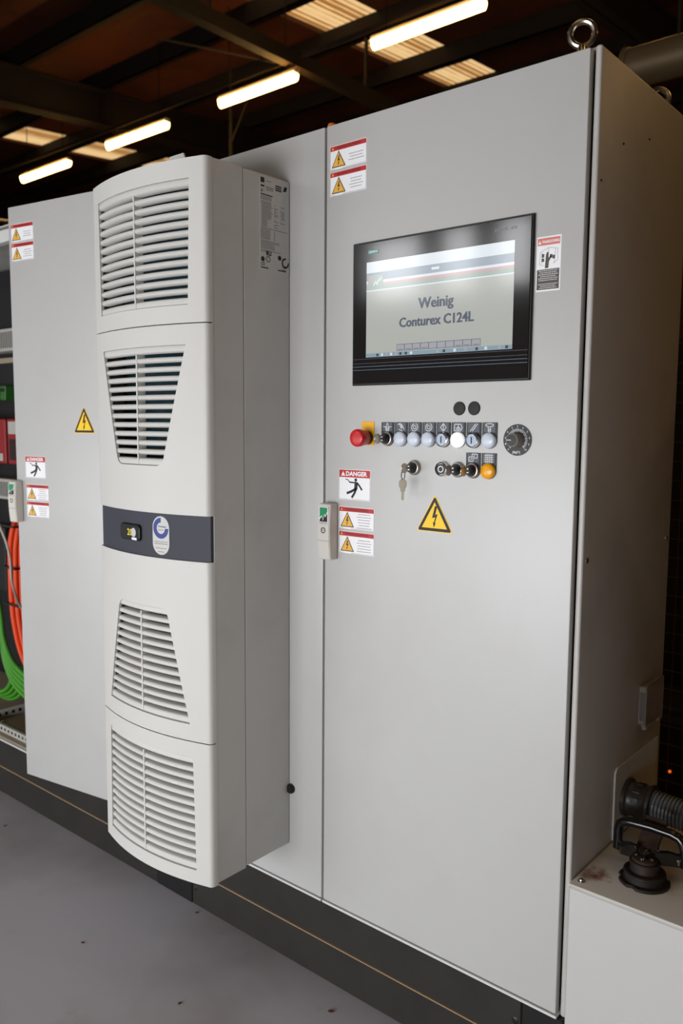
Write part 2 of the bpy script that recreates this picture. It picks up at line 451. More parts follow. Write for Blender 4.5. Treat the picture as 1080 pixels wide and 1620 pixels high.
# ------------------------------------------------------------------ plinth
pl = thing('plinth', 'dark brown-grey two-tier metal plinth under the row of cabinets', 'plinth', (-1.5, .2, 0))
X0, X1 = -3.014, .014
seams = [X0, -1.254, -1.096, -.075, X1]
for z0, z1, segs in ((0, .0985, [(X0, -1.256, 0), (-1.254, -1.098, 1), (-1.096, -.077, 0), (-.075, X1, 1)]), (.1015, .2, [(X0, -1.256, 0), (-1.254, -1.168, 0), (-1.166, -.0755, 0), (-.0735, X1, 1)])):
    for a, b, c in segs:
        MB().box(a, b, .003 if not c else .0015, .47, z0, z1).build('corner_piece' if c else 'plinth_panel', M['black'] if c else M['plinth'], pl, bevel=.002)
MB().box(X0, -.076, .0005, .46, .0985, .1015).build('dusty_ledge', M['dust'], pl, smooth=0, label='tan dusty ledge between the two plinth tiers')
for x, z in ((-.088, .152), (-1.083, .05)):
    MB().lathe([(.0075, -.001), (.0075, .001), (.005, .0022), (0, .0022)], (x, .003, z), n=14).build('bolt', M['black'], pl)

# ------------------------------------------------------------------ cabinets
Z0, Z1 = .2085, 1.993
def handle(parent, F, x0, x1, z0, z1):
    """swing handle with badge and lock; mesh is the grip, details are its children"""
    h = MB()
    d0, d1 = -.026, -.034
    n = 8; vs = []; fs = []
    for k in range(n + 1):
        z = z0 + (z1 - z0) * k / n
        y = d0 + (d1 - d0) * math.sin(PI * min(1, k / n * 1.0)) * .6
        vs += [(x0, y, z), (x1, y, z), (x1, 0, z), (x0, 0, z)]
    for k in range(n):
        for j in range(4):
            j2 = (j + 1) % 4
            fs.append((k * 4 + j, k * 4 + j2, k * 4 + 4 + j2, k * 4 + 4 + j))
    fs += [(3, 2, 1, 0), tuple(n * 4 + j for j in range(4))]
    o = h.add(vs, fs).build('handle', M['handle'], parent, F, bevel=.0025, label='pale grey swing handle with a green and black badge')
    xm = (x0 + x1) / 2; wd = x1 - x0
    zb = z1 - .034
    yb = -.0305
    MB().prism(rect(xm - wd * .38, xm + wd * .38, zb - .012, zb + .027), yb + .0006, -.02).build('badge', M['white'], o, F, smooth=0)
    zz = [(-.36, -.3), (-.16, -.05), (-.05, -.42), (.08, .1), (.16, -.1), (.36, .28)]
    b0, bw, bh = (xm, zb + .0095), wd * .9, .026
    pts = [(b0[0] + a * bw, b0[1] + c * bh) for a, c in zz]
    MB().prism(pts + [(pts[-1][0], zb + .0255), (pts[0][0], zb + .0255)], yb + .0002, yb + .002).build('badge_green', M['green'], o, F, smooth=0)
    MB().prism([(pts[0][0], zb - .0065), (pts[-1][0], zb - .0065)] + [(x, z - .0035) for x, z in reversed(pts)], yb + .0002, yb + .002).build('badge_black', M['ink'], o, F, smooth=0)
    text_mb('WEINIG', xm - wd * .34, xm + wd * .34, zb - .0115, zb - .0085, yb + .0001).build('badge_lettering', M['ink3'], o, F, smooth=0)
    zl = z0 + (z1 - z0) * .53
    MB().lathe([(.0068, -.006), (.0068, .0008), (.0048, .0008), (.0042, -.001), (0, -.001)], (xm, -.0305, zl), n=18).build('lock', M['black'], o, F)
    MB().prism(rect(xm - .003, xm + .003, zl - .0012, zl + .0012), -.0312, -.0285).build('lock_slot', M['chrome'], o, F, smooth=0)
    MB().box(x0 + .001, x1 - .001, -.0306, -.028, z0 + .0435, z0 + .0442).build('grip_seam', M['ink3'], o, F, smooth=0)
    return o
M['handle'] = bump(mat('pale_grey_handle', (206, 202, 194), .4), 900, .1, .0004)

def eyebolt(parent, loc, rotz, label=None):
    F = Matrix.Translation(loc) @ Matrix.Rotation(rotz, 4, 'Z')
    m = MB()
    m.tube([(.0212 * math.cos(2 * PI * k / 28), 0, .042 + .0212 * math.sin(2 * PI * k / 28)) for k in range(28)], .0057, 10, True)
    m.lathe([(.014, 0), (.014, .006), (.009, .012), (.008, .022)], (0, 0, 0), (0, 0, 1), 18)
    return m.build('eyebolt', M['zinc'], parent, F, label=label)

def cabinet(name, label, x0, x1, loc):
    t = thing(name, label, 'cabinet', loc)
    MB().box(x0 + .001, x1 - .001, .022, .475, 1.994, 2.0).build('roof_panel', M['coat_side'], t, bevel=.001)
    MB().box(x0 + .001, x1 - .001, .468, .475, .207, 1.993).build('rear_panel', M['coat_side'], t, smooth=0)
    MB().box(x0 + .001, x1 - .0005, -.0025, .47, .2005, .2062).build('bottom_rail', M['rail'], t, bevel=.0012)
    return t

# right cabinet
cabR = cabinet('control_cabinet', 'tall light grey control cabinet with a touch screen and push buttons', -.606, .002, (-.3, .24, .2))
doorR = MB().box(-.6035, -.001, 0, .019, Z0, Z1).build('door', M['coat'], cabR, bevel=.0032, seg=2)
MB().box(-.6, -.004, .0195, .03, .212, 1.99).build('door_seal', M['dark_in'], cabR, smooth=0)
MB().box(.0025, .0145, .0115, .475, .2005, 1.9985).build('side_panel', M['coat_side'], cabR, bevel=.0045, seg=3)
MB().box(-.612, -.598, .0315, .05, .21, 1.992).build('frame_upright', M['black_matt'], cabR, smooth=0)
for k in range(3):
    MB().box(-.6085, -.6025, .029, .0325, 1.905 + .026 * k, 1.917 + .026 * k).build('frame_web', M['rail'], cabR, smooth=0)
for k in range(2):
    MB().box(-.6085, -.6025, .029, .0325, .214 + .016 * k, .222 + .016 * k).build('frame_web', M['rail'], cabR, smooth=0)
eyebolt(cabR, (-.04, .05, 2.0), R(25))
eyebolt(cabR, (-.04, .435, 2.0), R(40))
for y, z in ((.030, 1.0985), (.455, 1.0985), (.028, 1.775), (.12, 1.86), (.245, 1.9)):
    s = .0052 if z < 1.2 else .0022
    MB().lathe([(s, -.002), (s, .0012), (s * .6, .002), (0, .002)], (.0145, y, z), (1, 0, 0), 12).build('screw', M['zinc'] if s > .004 else M['ink'], cabR)
handle(cabR, I4, -.5985, -.5635, 1.041, 1.1685)
# cover plate over the cable entry
cp = [(.206, .487), (.45, .487), (.45, .642)] + [(.221 + .015 * math.cos(R(90 + 15 * k)), .627 + .015 * math.sin(R(90 + 15 * k))) for k in range(7)]
FS = Matrix.Translation((.0145, 0, 0)) @ Matrix.Rotation(R(90), 4, 'Z')       # local x -> world y, local -y -> world +x
MB().prism(cp, -.0035, 0).build('cover_plate', M['coat'], cabR, FS, bevel=.0008, label='thin grey cover plate with a bright rounded edge')

# middle cabinet (carries the air conditioner)
cabM = cabinet('middle_cabinet', 'light grey cabinet behind the air conditioner, left of the touch screen cabinet', -1.2105, -.608, (-.91, .24, .2))
MB().box(-1.2085, -.6088, 0, .019, Z0, Z1).build('door', M['coat'], cabM, bevel=.003, seg=2)
MB().box(-1.205, -.612, .0195, .03, .212, 1.99).build('door_seal', M['dark_in'], cabM, smooth=0)
MB().lathe([(.012, 0), (.012, .012), (.0085, .022), (0, .025)], (-.64, .06, 2.0), (0, 0, 1), 14).build('orange_cap', M['orange_cap'], cabM, label='small orange cap on the cabinet roof')
eyebolt(cabM, (-.648, .44, 2.0), R(30))
MB().lathe([(.012, -.0005), (.012, .006), (.009, .010), (0, .010)], (-.708, 0, .455), n=14).build('cable_plug', M['black'], cabM)

# left, open cabinet
FL = Matrix.Translation((-1.2105, 0, 0)) @ Matrix.Rotation(R(9.3), 4, 'Z')
cabL = cabinet('open_cabinet', 'open cabinet on the far left with its door swung ajar, wiring inside', -3.012, -1.2125, (-2.1, .24, .2))
MB().box(-.6015, -.003, 0, .019, Z0, Z1).build('door', M['coat'], cabL, FL, bevel=.003, seg=2)
FL2 = Matrix.Translation((-3.0105, 0, 0)) @ Matrix.Rotation(R(-112), 4, 'Z')
MB().box(.003, .6015, 0, .019, Z0, Z1).build('door', M['coat'], cabL, FL2, bevel=.003, seg=2)  # unseen second door leaf, added to shade the cabinet interior
MB().box(-3.012, -3.004, .022, .475, .207, 1.993).build('side_panel', M['coat_side'], cabL, smooth=0)
handle(cabL, FL, -.6075, -.573, 1.037, 1.1645)
MB().box(-3.0, -1.216, .40, .404, .212, 1.985).build('mounting_plate', M['plate'], cabL, smooth=0)
MB().box(-3.0, -1.22, .01, .44, .2065, .21).build('floor_pan', M['pan'], cabL, smooth=0)
def punched(name, x0, x1, y, z0, z1, pitch):
    m = MB().box(x0, x1, y, y + .012, z0, z1)
    o = m.build(name, M['duct_pvc'], cabL, bevel=.001)
    n = int((x1 - x0) / pitch)
    h = MB()
    for k in range(n):
        x = x0 + pitch * (k + .3)
        h.box(x, x + pitch * .45, y - .0006, y + .002, z0 + (z1 - z0) * .35, z1 - (z1 - z0) * .3)
    h.build('punched_slots', M['ink'], o, smooth=0)
punched('frame_rail', -3.0, -1.9, .03, .2103, .238, .025)
o = MB().box(-2.348, -2.336, .045, .44, .2103, .246).build('depth_rail', M['duct_pvc'], cabL, bevel=.001)
h = MB()
for k in range(14): h.box(-2.3365, -2.3355, .052 + .028 * k, .064 + .028 * k, .224, .236)
h.build('punched_slots', M['ink'], o, smooth=0)
MB().box(-3.008, -1.215, .018, .05, 1.945, 1.985).build('top_rail', M['rail'], cabL, bevel=.003)
MB().lathe([(.008, 0), (.008, .006), (.004, .009), (0, .009)], (-2.3, .08, .21), (0, 0, 1), 8).build('bolt', M['zinc'], cabL)

# ------------------------------------------------------------------ air conditioner
AX = -.918; AZ0, AZ1 = .306, 1.895; HW = .204
def ysurf(x):
    d = abs(x - AX)
    if d <= .192: return -.2535 - .031 * (1 - (d / .192) ** 2)
    q = min(1, (d - .192) / .012)
    return -.2535 + .012 * (1 - math.sqrt(max(0, 1 - q * q)))
ac = thing('air_conditioner', 'tall off-white wall-mounted air conditioner with louvred grilles and a slate display band', 'air conditioner', (AX, -.13, AZ0))
MB().box(AX - .2035, AX + .2035, -.1455, -.0005, AZ0 + .006, AZ1).build('rear_housing', M['ac_metal'], ac, bevel=.002)
fh = MB()
fh.box(AX + .2015, AX + .2035, -.2355, -.1475, AZ0 + .003, AZ1 - .001).box(AX - .2035, AX - .2015, -.2355, -.1475, AZ0 + .003, AZ1 - .001)
fh.box(AX - .2015, AX + .2015, -.2355, -.1475, AZ1 - .003, AZ1 - .001).box(AX - .2015, AX + .2015, -.2355, -.1475, AZ0 + .003, AZ0 + .005)
fh.build('front_housing', M['ac_metal'], ac, smooth=0)
MB().box(AX - .2, AX + .2, -.1485, -.1455, AZ0 + .008, AZ1 - .005).build('housing_seal', M['dark_in'], ac, smooth=0)
MB().box(AX - .15, AX + .15, -.205, -.2, 1.2, 1.86).build('coil_pack', M['coil'], ac, smooth=0)
MB().box(AX - .2, AX + .2, -.175, -.17, AZ0 + .01, AZ1 - .01).build('inner_plate', M['dark_in'], ac, smooth=0)

def front_panel(z0, z1, hole=None, nslat=13):
    """curved panel; hole = (zb, zt, half width at bottom, half width at top, corner radius bottom, corner radius top)"""
    NL, NM = 9, 14
    if hole:
        zb, zt, wb, wt, rb, rtp = hole
        def half(z):
            t = (z - zb) / (zt - zb); h = wb + (wt - wb) * t
            if rb > 0 and z < zb + rb: h -= rb - math.sqrt(max(0, rb * rb - (zb + rb - z) ** 2))
            if rtp > 0 and z > zt - rtp: h -= rtp - math.sqrt(max(0, rtp * rtp - (z - zt + rtp) ** 2))
            return h
        rows = [z0, zb]
        zs = []
        for q in ([0, .08, .25, .5, 1] if rb else [0, 1]): zs.append(zb + rb * q)
        for k in range(1, 6): zs.append(zb + rb + (zt - rtp - zb - rb) * k / 6)
        for q in ([0, .5, .75, .92, 1] if rtp else [0, 1]): zs.append(zt - rtp + rtp * q)
        zs = sorted(set(round(z, 6) for z in zs))
        rows = [z0] + zs + [z1]
    else:
        rows = [z0, z1]; half = lambda z: .12; zb, zt = 9, 9
    grid = []
    for z in rows:
        h = half(min(max(z, zb), zt)) if hole else .12
        xs = []
        for k in range(NL + 1): xs.append(-HW + (HW - h) * (1 - math.cos(PI / 2 * k / NL)) )
        for k in range(1, NM): xs.append(-h + 2 * h * k / NM)
        xs += [-x for x in reversed(xs[:NL + 1])]
        row = [(AX - HW, -.2335, z)] + [(AX + x, ysurf(AX + x), z) for x in xs] + [(AX + HW, -.2335, z)]
        grid.append(row)
    nc = len(grid[0]); m = MB()
    vs = [p for r in grid for p in r]; fs = []
    for j in range(len(rows) - 1):
        for i in range(nc - 1):
            if hole and zb - 1e-5 <= rows[j] and rows[j + 1] <= zt + 1e-5 and NL + 1 <= i < NL + 1 + NM: continue
            fs.append((j * nc + i, j * nc + i + 1, (j + 1) * nc + i + 1, (j + 1) * nc + i))
    nv = len(vs)
    inner = []
    for i, p in enumerate(vs):
        c = i % nc
        inner.append((p[0] + (.004 if c <= 1 else -.004 if c >= nc - 2 else 0), min(p[1] + .008, -.2335), p[2]))
    edges = {}
    for f in fs:
        for k in range(4):
            e = (f[k], f[(k + 1) % 4])
            if (e[1], e[0]) in edges: del edges[(e[1], e[0])]
            else: edges[e] = 1
    fs2 = fs + [tuple(nv + i for i in reversed(f)) for f in fs] + [(b_, a_, nv + a_, nv + b_) for a_, b_ in edges]
    o = m.add(vs + inner, fs2).build('front_panel', M['plastic'], ac, smooth=40)
    if hole:
        pitch = (zt - zb) / nslat; th = pitch * .59
        sec = [(.0, -.25), (.0, .1), (.0012, .38), (.0045, .5), (.022, .5), (.022, -.4), (.004, -.5)]
        for k in range(nslat):
            zc = zb + pitch * (k + .5)
            h = min(half(min(zt, zc + th / 2)), half(max(zb, zc - th / 2))) + .003
            if k in (0, nslat - 1): h = half(zc) + .002
            n = 14; sv = []; sf = []; q = len(sec)
            for i in range(n + 1):
                x = AX - h + 2 * h * i / n
                for d, e in sec:
                    sv.append((x, ysurf(x) + .003 + d, zc + e * th + (pitch * .22 if k == nslat - 1 and e > 0 else 0) - (pitch * .22 if k == 0 and e < 0 else 0)))
            for i in range(n):
                for j in range(q):
                    j2 = (j + 1) % q
                    sf.append((i * q + j, (i + 1) * q + j, (i + 1) * q + j2, i * q + j2))
            sf += [tuple(range(q)), tuple(n * q + j for j in reversed(range(q)))]
            MB().add(sv, sf).build('louvre', M['plastic'], o, smooth=50)
        y = ysurf(AX)
        MB().box(AX - .0022, AX + .0022, y + .0022, y + .024, zb + .002, zt - pitch * .8).build('mullion', M['plastic'], o, smooth=0)
    return o
G = .0012
front_panel(1.557 + G, AZ1, (1.5955, 1.8545, .158, .164, 0, 0))
front_panel(1.1465, 1.557 - G, (1.2515, 1.513, .082, .151, .018, 0))
front_panel(.638 + G, 1.0455, (.677, .932, .150, .088, 0, .018))
front_panel(AZ0 - .002, .638 - G, (.336, .6005, .163, .157, 0, 0))
# slate band
bm_ = MB(); n = 24; vs = []
for z in (1.0455, 1.1465):
    for k in range(n + 1):
        x = AX - .2015 + .403 * k / n
        vs.append((x, ysurf(x) + .005, z))
for z in (1.0455, 1.1465):
    for k in range(n + 1):
        vs.append((AX - .2015 + .403 * k / n, -.2, z))
a = n + 1
fs = [(k, k + 1, a + k + 1, a + k) for k in range(n)] + [(k + 1, k, 2 * a + k, 2 * a + k + 1) for k in range(n)] + [(a + k, a + k + 1, 3 * a + k + 1, 3 * a + k) for k in range(n)] + [(0, a, 3 * a, 2 * a), (n, 2 * a + n, 3 * a + n, a + n)]
band = bm_.add(vs, fs).build('display_band', M['band'], ac, smooth=30, label='slate grey band with a small temperature display')
def band_frame(x):
    y = ysurf(x) + .005
    sl = (ysurf(x + .01) - ysurf(x - .01)) / .02
    return Matrix.Translation((x, y, 1.096)) @ Matrix.Rotation(math.atan(sl), 4, 'Z')
FB = band_frame(-.953)
MB().prism(rrect(-.040, .040, -.019, .019, .009), -.006, .004).build('display_module', M['black'], band, FB, bevel=.002)
MB().prism(rect(-.030, .022, -.011, .011), -.0064, -.005).build('display_window', M['ink'], band, FB, smooth=0)
text_mb('20', -.008, .012, -.008, .008, -.0066, .02).build('display_digits', M['digit'], band, FB, smooth=0)
MB().prism(circ(.0185, .0005, .0095, 20, rz=.0105), -.0072, -.006).build('round_sticker', M['paper'], band, FB, smooth=0)
MB().prism(rect(.010, .030, -.017, -.0115), -.0066, -.0055).build('white_tag', M['white'], band, FB, smooth=0)
FT = band_frame(-.8475)
tv = MB().prism(rrect(-.0258, .0258, -.0435, .0435, .0256, 10), -.0008, .002).build('certification_sticker', M['paper'], ac, FT, smooth=0, label='silver oval certification sticker with a blue three-quarter ring')
ro = circ(0, .0165, .0235, 30, 90, 360); ri = circ(0, .0165, .0128, 30, 360, 90)
MB().prism(ro + ri, -.0011, -.0005).build('blue_ring', M['blue'], tv, FT, smooth=0)
text_mb('TÜV NORD', -.008, .0165, .0185, .0225, -.0012, .02).build('lettering', M['blue'], tv, FT, smooth=0)
pl_ = MB()
for z, hw in ((.0125, .009), (-.014, .020), (-.0185, .021), (-.0285, .017), (-.0365, .010)):
    x = -hw
    while x < hw:
        L_ = random.uniform(.002, .0045); pl_.prism(rect(x, min(hw, x + L_), z - .0006, z + .0006), -.001, -.0005); x += L_ + .0009
pl_.build('print_lines', M['ink3'], tv, FT, smooth=0)
# lifting lug on top
lug = [(-.042, 0), (.042, 0), (.036, .022), (.026, .04)] + [(-.022, .04), (-.036, .02)]
hole_ = circ(.004, .018, .007, 14)
lg = MB()
ring_o = []
lg.prism([(-.042, 0), (.042, 0), (.036, .011), (-.038, .011)], -.002, .002)
lg.prism([(-.038, .011), (-.003, .011), (-.003, .025), (-.034, .025)], -.002, .002)
lg.prism([(.011, .011), (.036, .011), (.031, .025), (.011, .025)], -.002, .002)
lg.prism([(-.034, .025), (.031, .025), (.024, .041), (-.024, .041)], -.002, .002)
lg.build('lifting_lug', M['ac_metal'], ac, Matrix.Translation((-.868, -.2, AZ1)), smooth=0, label='grey lifting lug with a hole')
# rating label on the side
FR = Matrix.Translation((AX + .2035, 0, 0)) @ Matrix.Rotation(R(90), 4, 'Z')
lb = MB().prism(rrect(-.0965, -.003, 1.6885, 1.8885, .002), -.0007, .001).build('rating_label', M['paper'], ac, FR, smooth=0, label='silver rating label with small print and approval marks')
B0 = -.0965
def dash(mb, x0, x1, z, h=.0009):
    x = x0
    while x < x1 - .0006:
        L_ = random.uniform(.002, .006); mb.prism(rect(x, min(x1, x + L_), z - h / 2, z + h / 2), -.0011, -.0006); x += L_ + .0008
q = MB()
zt_ = 1.8885
for k in range(3): dash(q, B0 + .02, B0 + .042, zt_ - .020 - .003 * k)
dash(q, B0 + .02, B0 + .036, zt_ - .007)
for k in range(3): dash(q, B0 + .003, B0 + .036, zt_ - .042 - .003 * k)
for k in range(17): dash(q, B0 + (.003 if k < 2 else .006), B0 + random.choice([.036, .034, .041]) - (.012 if k > 11 else 0), zt_ - .053 - .0032 * k)
for cx, ks in ((.045, range(0, 16)), (.066, range(0, 13))):
    for k in ks:
        if k not in (1, 9, 12): dash(q, B0 + cx, B0 + cx + random.choice([.004, .013, .011]), zt_ - .056 - .0032 * k)
dash(q, B0 + .003, B0 + .088, zt_ - .109)
for k in range(7): dash(q, B0 + .003, B0 + .033, zt_ - .113 - .0032 * k)
for k in range(7): dash(q, B0 + .044, B0 + .048, zt_ - .113 - .0032 * k)
for k in range(6): dash(q, B0 + .003, B0 + (.062 if k < 2 else .046), zt_ - .137 - .0032 * k)
for k in range(2): dash(q, B0 + .003, B0 + (.066 if k < 1 else .028), zt_ - .1575 - .0032 * k)
for k in range(3): dash(q, B0 + .068, B0 + .084, zt_ - .184 - .0045 * k)
q.build('print_lines', M['ink3'], lb, FR, smooth=0)
q = MB()
q.prism(rect(B0 + .003, B0 + .014, zt_ - .0125, zt_ - .002), -.0011, -.0006)
q.prism(rect(B0 + .003, B0 + .014, zt_ - .0215, zt_ - .018), -.0011, -.0006)
dash(q, B0 + .003, B0 + .040, zt_ - .0375, .0022)
for k in range(3): dash(q, B0 + .049, B0 + .068, zt_ - .012 - .0045 * k, .0028)
q.prism([(B0 + .073, zt_ - .020), (B0 + .083, zt_ - .018), (B0 + .086, zt_ - .008), (B0 + .077, zt_ - .009)], -.0011, -.0006)
q.prism(circ(B0 + .0805, zt_ - .177, .0115, 26, 80, 370) + circ(B0 + .0805, zt_ - .177, .0078, 26, 370, 80), -.0011, -.0006)
q.prism(circ(B0 + .009, zt_ - .177, .0055, 16) , -.0011, -.0006)
q.prism(circ(B0 + .062, zt_ - .168, .0055, 12), -.0011, -.0006)
q.prism(circ(B0 + .026, zt_ - .1755, .0065, 20, 0, 359) + circ(B0 + .026, zt_ - .1755, .005, 20, 359, 0), -.0011, -.0006)
dash(q, B0 + .003, B0 + .026, zt_ - .1955, .0025); dash(q, B0 + .057, B0 + .082, zt_ - .1955, .0025)
q.build('bold_print', M['ink'], lb, FR, smooth=0)
text_mb('SK', B0 + .003, B0 + .011, zt_ - .0325, zt_ - .027, -.0011, .01).build('lettering', M['ink3'], lb, FR, smooth=0)
text_mb('RU', B0 + .020, B0 + .036, zt_ - .168, zt_ - .158, -.0011, .04).build('lettering', M['ink'], lb, FR, smooth=0)
text_mb('CE', B0 + .003, B0 + .015, zt_ - .191, zt_ - .184, -.0011, .01).build('lettering', M['ink'], lb, FR, smooth=0)

# ------------------------------------------------------------------ stickers
BOLT = [(.02, .5), (.17, .5), (.05, .10), (.21, .15), (.03, -.28), (.10, -.26), (-.03, -.5), (-.09, -.24), (-.03, -.26), (.06, -.01), (-.15, -.06)]
def tri_pts(cx, zb, side):
    h = side * .866
    return [(cx - side / 2, zb), (cx + side / 2, zb), (cx, zb + h)]
def inset_tri(cx, zb, side, t):
    return tri_pts(cx, zb + t, side - t * 3.464)
def warn(parent, F, x0, x1, z0, z1, nl, label):
    s = MB().prism(rrect(x0, x1, z0, z1, .003), -.0005, .001).build('warning_sticker', M['white'], parent, F, smooth=0, label=label)
    b = .0012; hz = z1 - (z1 - z0) * .215
    MB().prism([(x0 + b, hz), (x1 - b, hz)] + [p for p in rrect(x0 + b, x1 - b, hz - .01, z1 - b, .0025) if p[1] > hz], -.0008, -.0002).build('red_header', M['stick_red'], s, F, smooth=0)
    wd = x1 - x0
    text_mb('WAARSCHUWING', x0 + wd * .19, x0 + wd * .84, hz + (z1 - hz) * .2, hz + (z1 - hz) * .74, -.001, .02).build('lettering', M['stick_dred'], s, F, smooth=0)
    MB().prism(tri_pts(x0 + wd * .085, hz + .0025, .0065), -.001, -.0005).build('small_triangle', M['stick_yel'], s, F, smooth=0)
    sd = (hz - z0) * 1.0
    cx, zb = x0 + wd * .245, z0 + .0045
    MB().prism(tri_pts(cx, zb, sd), -.0008, -.0002).build('warning_triangle', M['ink'], s, F, smooth=0)
    MB().prism(inset_tri(cx, zb, sd, .0018), -.0010, -.0005).build('triangle_face', M['stick_yel'], s, F, smooth=0)
    MB().prism([(cx + u * sd * .5, zb + sd * .36 + v * sd * .52) for u, v in BOLT], -.0012, -.0006).build('bolt_symbol', M['ink'], s, F, smooth=0)
    bd = MB()
    bd.stroke([(x0 + b, hz), (x0 + b, z0 + .004), (x0 + .004, z0 + b), (x0 + wd * .13, z0 + b)], .0005, -.0008, -.0002)
    bd.stroke([(x0 + wd * .36, z0 + b), (x1 - .004, z0 + b), (x1 - b, z0 + .004), (x1 - b, hz)], .0005, -.0008, -.0002)
    bd.build('border_line', M['ink3'], s, F, smooth=0)
    ln = MB()
    for k in range(nl):
        hw = wd * random.uniform(.13, .21); c = x0 + wd * .72; z = (z0 + hz) / 2 + ((nl - 1) / 2 - k) * (hz - z0) * .155
        x = c - hw
        while x < c + hw:
            L_ = random.uniform(.002, .006); ln.prism(rect(x, min(c + hw, x + L_), z - .0008, z + .0008), -.0008, -.0002); x += L_ + .0012
    ln.build('print_lines', M['ink2'], s, F, smooth=0)
def danger(parent, F, x0, x1, z0, z1, label):
    s = MB().prism(rect(x0, x1, z0, z1), -.0005, .001).build('danger_sticker', M['white'], parent, F, smooth=0, label=label)
    wd, ht = x1 - x0, z1 - z0; b = .0015
    hz = z1 - ht * .26
    MB().prism(rect(x0 + b, x1 - b, hz, z1 - b), -.0008, -.0002).build('red_header', M['stick_red'], s, F, smooth=0)
    text_mb('DANGER', x0 + wd * .235, x0 + wd * .9, hz + ht * .045, hz + ht * .2, -.001, .035).build('lettering', M['white'], s, F, smooth=0)
    MB().prism(tri_pts(x0 + wd * .145, hz + ht * .045, wd * .13), -.001, -.0005).build('small_triangle', M['white'], s, F, smooth=0)
    def P(u, v): return (x0 + wd * u, z0 + ht * v)
    mn = MB().prism(circ(*P(.545, .665), wd * .042, 14), -.0009, -.0003)
    mn.stroke([P(.56, .6), P(.545, .36)], wd * .10, -.0009, -.0003)
    mn.stroke([P(.52, .575), P(.34, .585)], wd * .035, -.0009, -.0003)
    mn.stroke([P(.34, .59), P(.30, .66), P(.22, .675)], wd * .02, -.0009, -.0003)
    mn.stroke([P(.58, .58), P(.66, .48), P(.74, .345)], wd * .045, -.0009, -.0003)
    mn.stroke([P(.55, .38), P(.40, .28), P(.26, .215)], wd * .06, -.0009, -.0003)
    mn.stroke([P(.56, .38), P(.50, .22), P(.42, .08)], wd * .06, -.0009, -.0003)
    mn.build('falling_figure', M['ink'], s, F, smooth=0)
    MB().stroke([(x0 + b, z0 + b), (x1 - b, z0 + b), (x1 - b, z1 - b), (x0 + b, z1 - b)], .0005, -.0007, -.0002, True).build('border_line', M['ink3'], s, F, smooth=0)
def bigtri(parent, F, cx, zb, side, label):
    def rounded(cx, zb, side, r):
        p = []
        for k, (x, z) in enumerate(inset_tri(cx, zb, side, r)):
            a0 = (150, -90, 30)[k] if False else (-210 + 0, -90, 30)[k]
            p += [(x + r * math.cos(R(a0 + 24 * j)), z + r * math.sin(R(a0 + 24 * j))) for j in range(6)]
        return p
    s = MB().prism(rounded(cx, zb, side, .004), -.0006, .001).build('warning_triangle', M['tri_yel'], parent, F, smooth=0, label=label)
    MB().prism(rounded(cx, zb + .0017, side - .0017 * 3.46, .003), -.0009, -.0002).build('black_border', M['ink'], s, F, smooth=0)
    MB().prism(inset_tri(cx, zb + .0017, side - .0017 * 3.46, .0062), -.0012, -.0005).build('triangle_face', M['tri_yel'], s, F, smooth=0)
    MB().prism([(cx + u * side * .42, zb + side * .35 + v * side * .5) for u, v in BOLT], -.0015, -.0008).build('bolt_symbol', M['ink'], s, F, smooth=0)
warn(cabR, I4, -.593, -.4903, 1.8967, 1.947, 3, 'red-headed warning sticker at the top of the screen cabinet door, upper one')
warn(cabR, I4, -.5926, -.4899, 1.842, 1.8922, 4, 'red-headed warning sticker at the top of the screen cabinet door, lower one')
danger(cabR, I4, -.5615, -.4708, 1.1785, 1.2466, 'danger sticker with a falling figure beside the screen cabinet handle')
warn(cabR, I4, -.5607, -.4593, 1.113, 1.163, 6, 'red-headed warning sticker directly under the danger sticker')
warn(cabR, I4, -.5602, -.4585, 1.058, 1.108, 5, 'lowest red-headed warning sticker beside the handle')
bigtri(cabR, I4, -.3023, 1.1265, .0895, 'large yellow high voltage triangle below the key switches')
warn(cabL, FL, -.590, -.4875, 1.888, 1.940, 3, 'red-headed warning sticker at the top of the open door, upper one')
warn(cabL, FL, -.589, -.488, 1.832, 1.884, 4, 'red-headed warning sticker at the top of the open door, lower one')
danger(cabL, FL, -.558, -.465, 1.176, 1.243, 'danger sticker beside the open door handle')
warn(cabL, FL, -.557, -.454, 1.107, 1.156, 6, 'red-headed warning sticker directly under the open door danger sticker')
warn(cabL, FL, -.557, -.4535, 1.055, 1.103, 5, 'lowest red-headed warning sticker on the open door')
bigtri(cabL, FL, -.292, 1.316, .090, 'yellow high voltage triangle on the open door')
# hand hazard sticker right of the touch screen
x0, x1, z0, z1 = -.0905, -.0425, 1.5893, 1.6865
hs = MB().prism(rect(x0, x1, z0, z1), -.0005, .001).build('hazard_sticker', M['white'], cabR, I4, smooth=0, label='tall sticker with a reaching hand and white text on black')
def Q(u, v): return (x0 + (x1 - x0) * u, z0 + (z1 - z0) * v)
def qrect(u0, u1, v0, v1): return rect(*(Q(u0, 0)[0], Q(u1, 0)[0], Q(0, v0)[1], Q(0, v1)[1]))
MB().prism(qrect(.04, .95, .84, .97), -.0008, -.0002).build('red_header', M['stick_red2'], hs, smooth=0)
text_mb('WAARSCHUWING', Q(.22, 0)[0], Q(.93, 0)[0], Q(0, .875)[1], Q(0, .93)[1], -.001, .03).build('lettering', M['white'], hs, smooth=0)
MB().prism([Q(.07, .865), Q(.19, .865), Q(.13, .93)], -.001, -.0004).build('small_triangle', M['white'], hs, smooth=0)
bx_ = MB()
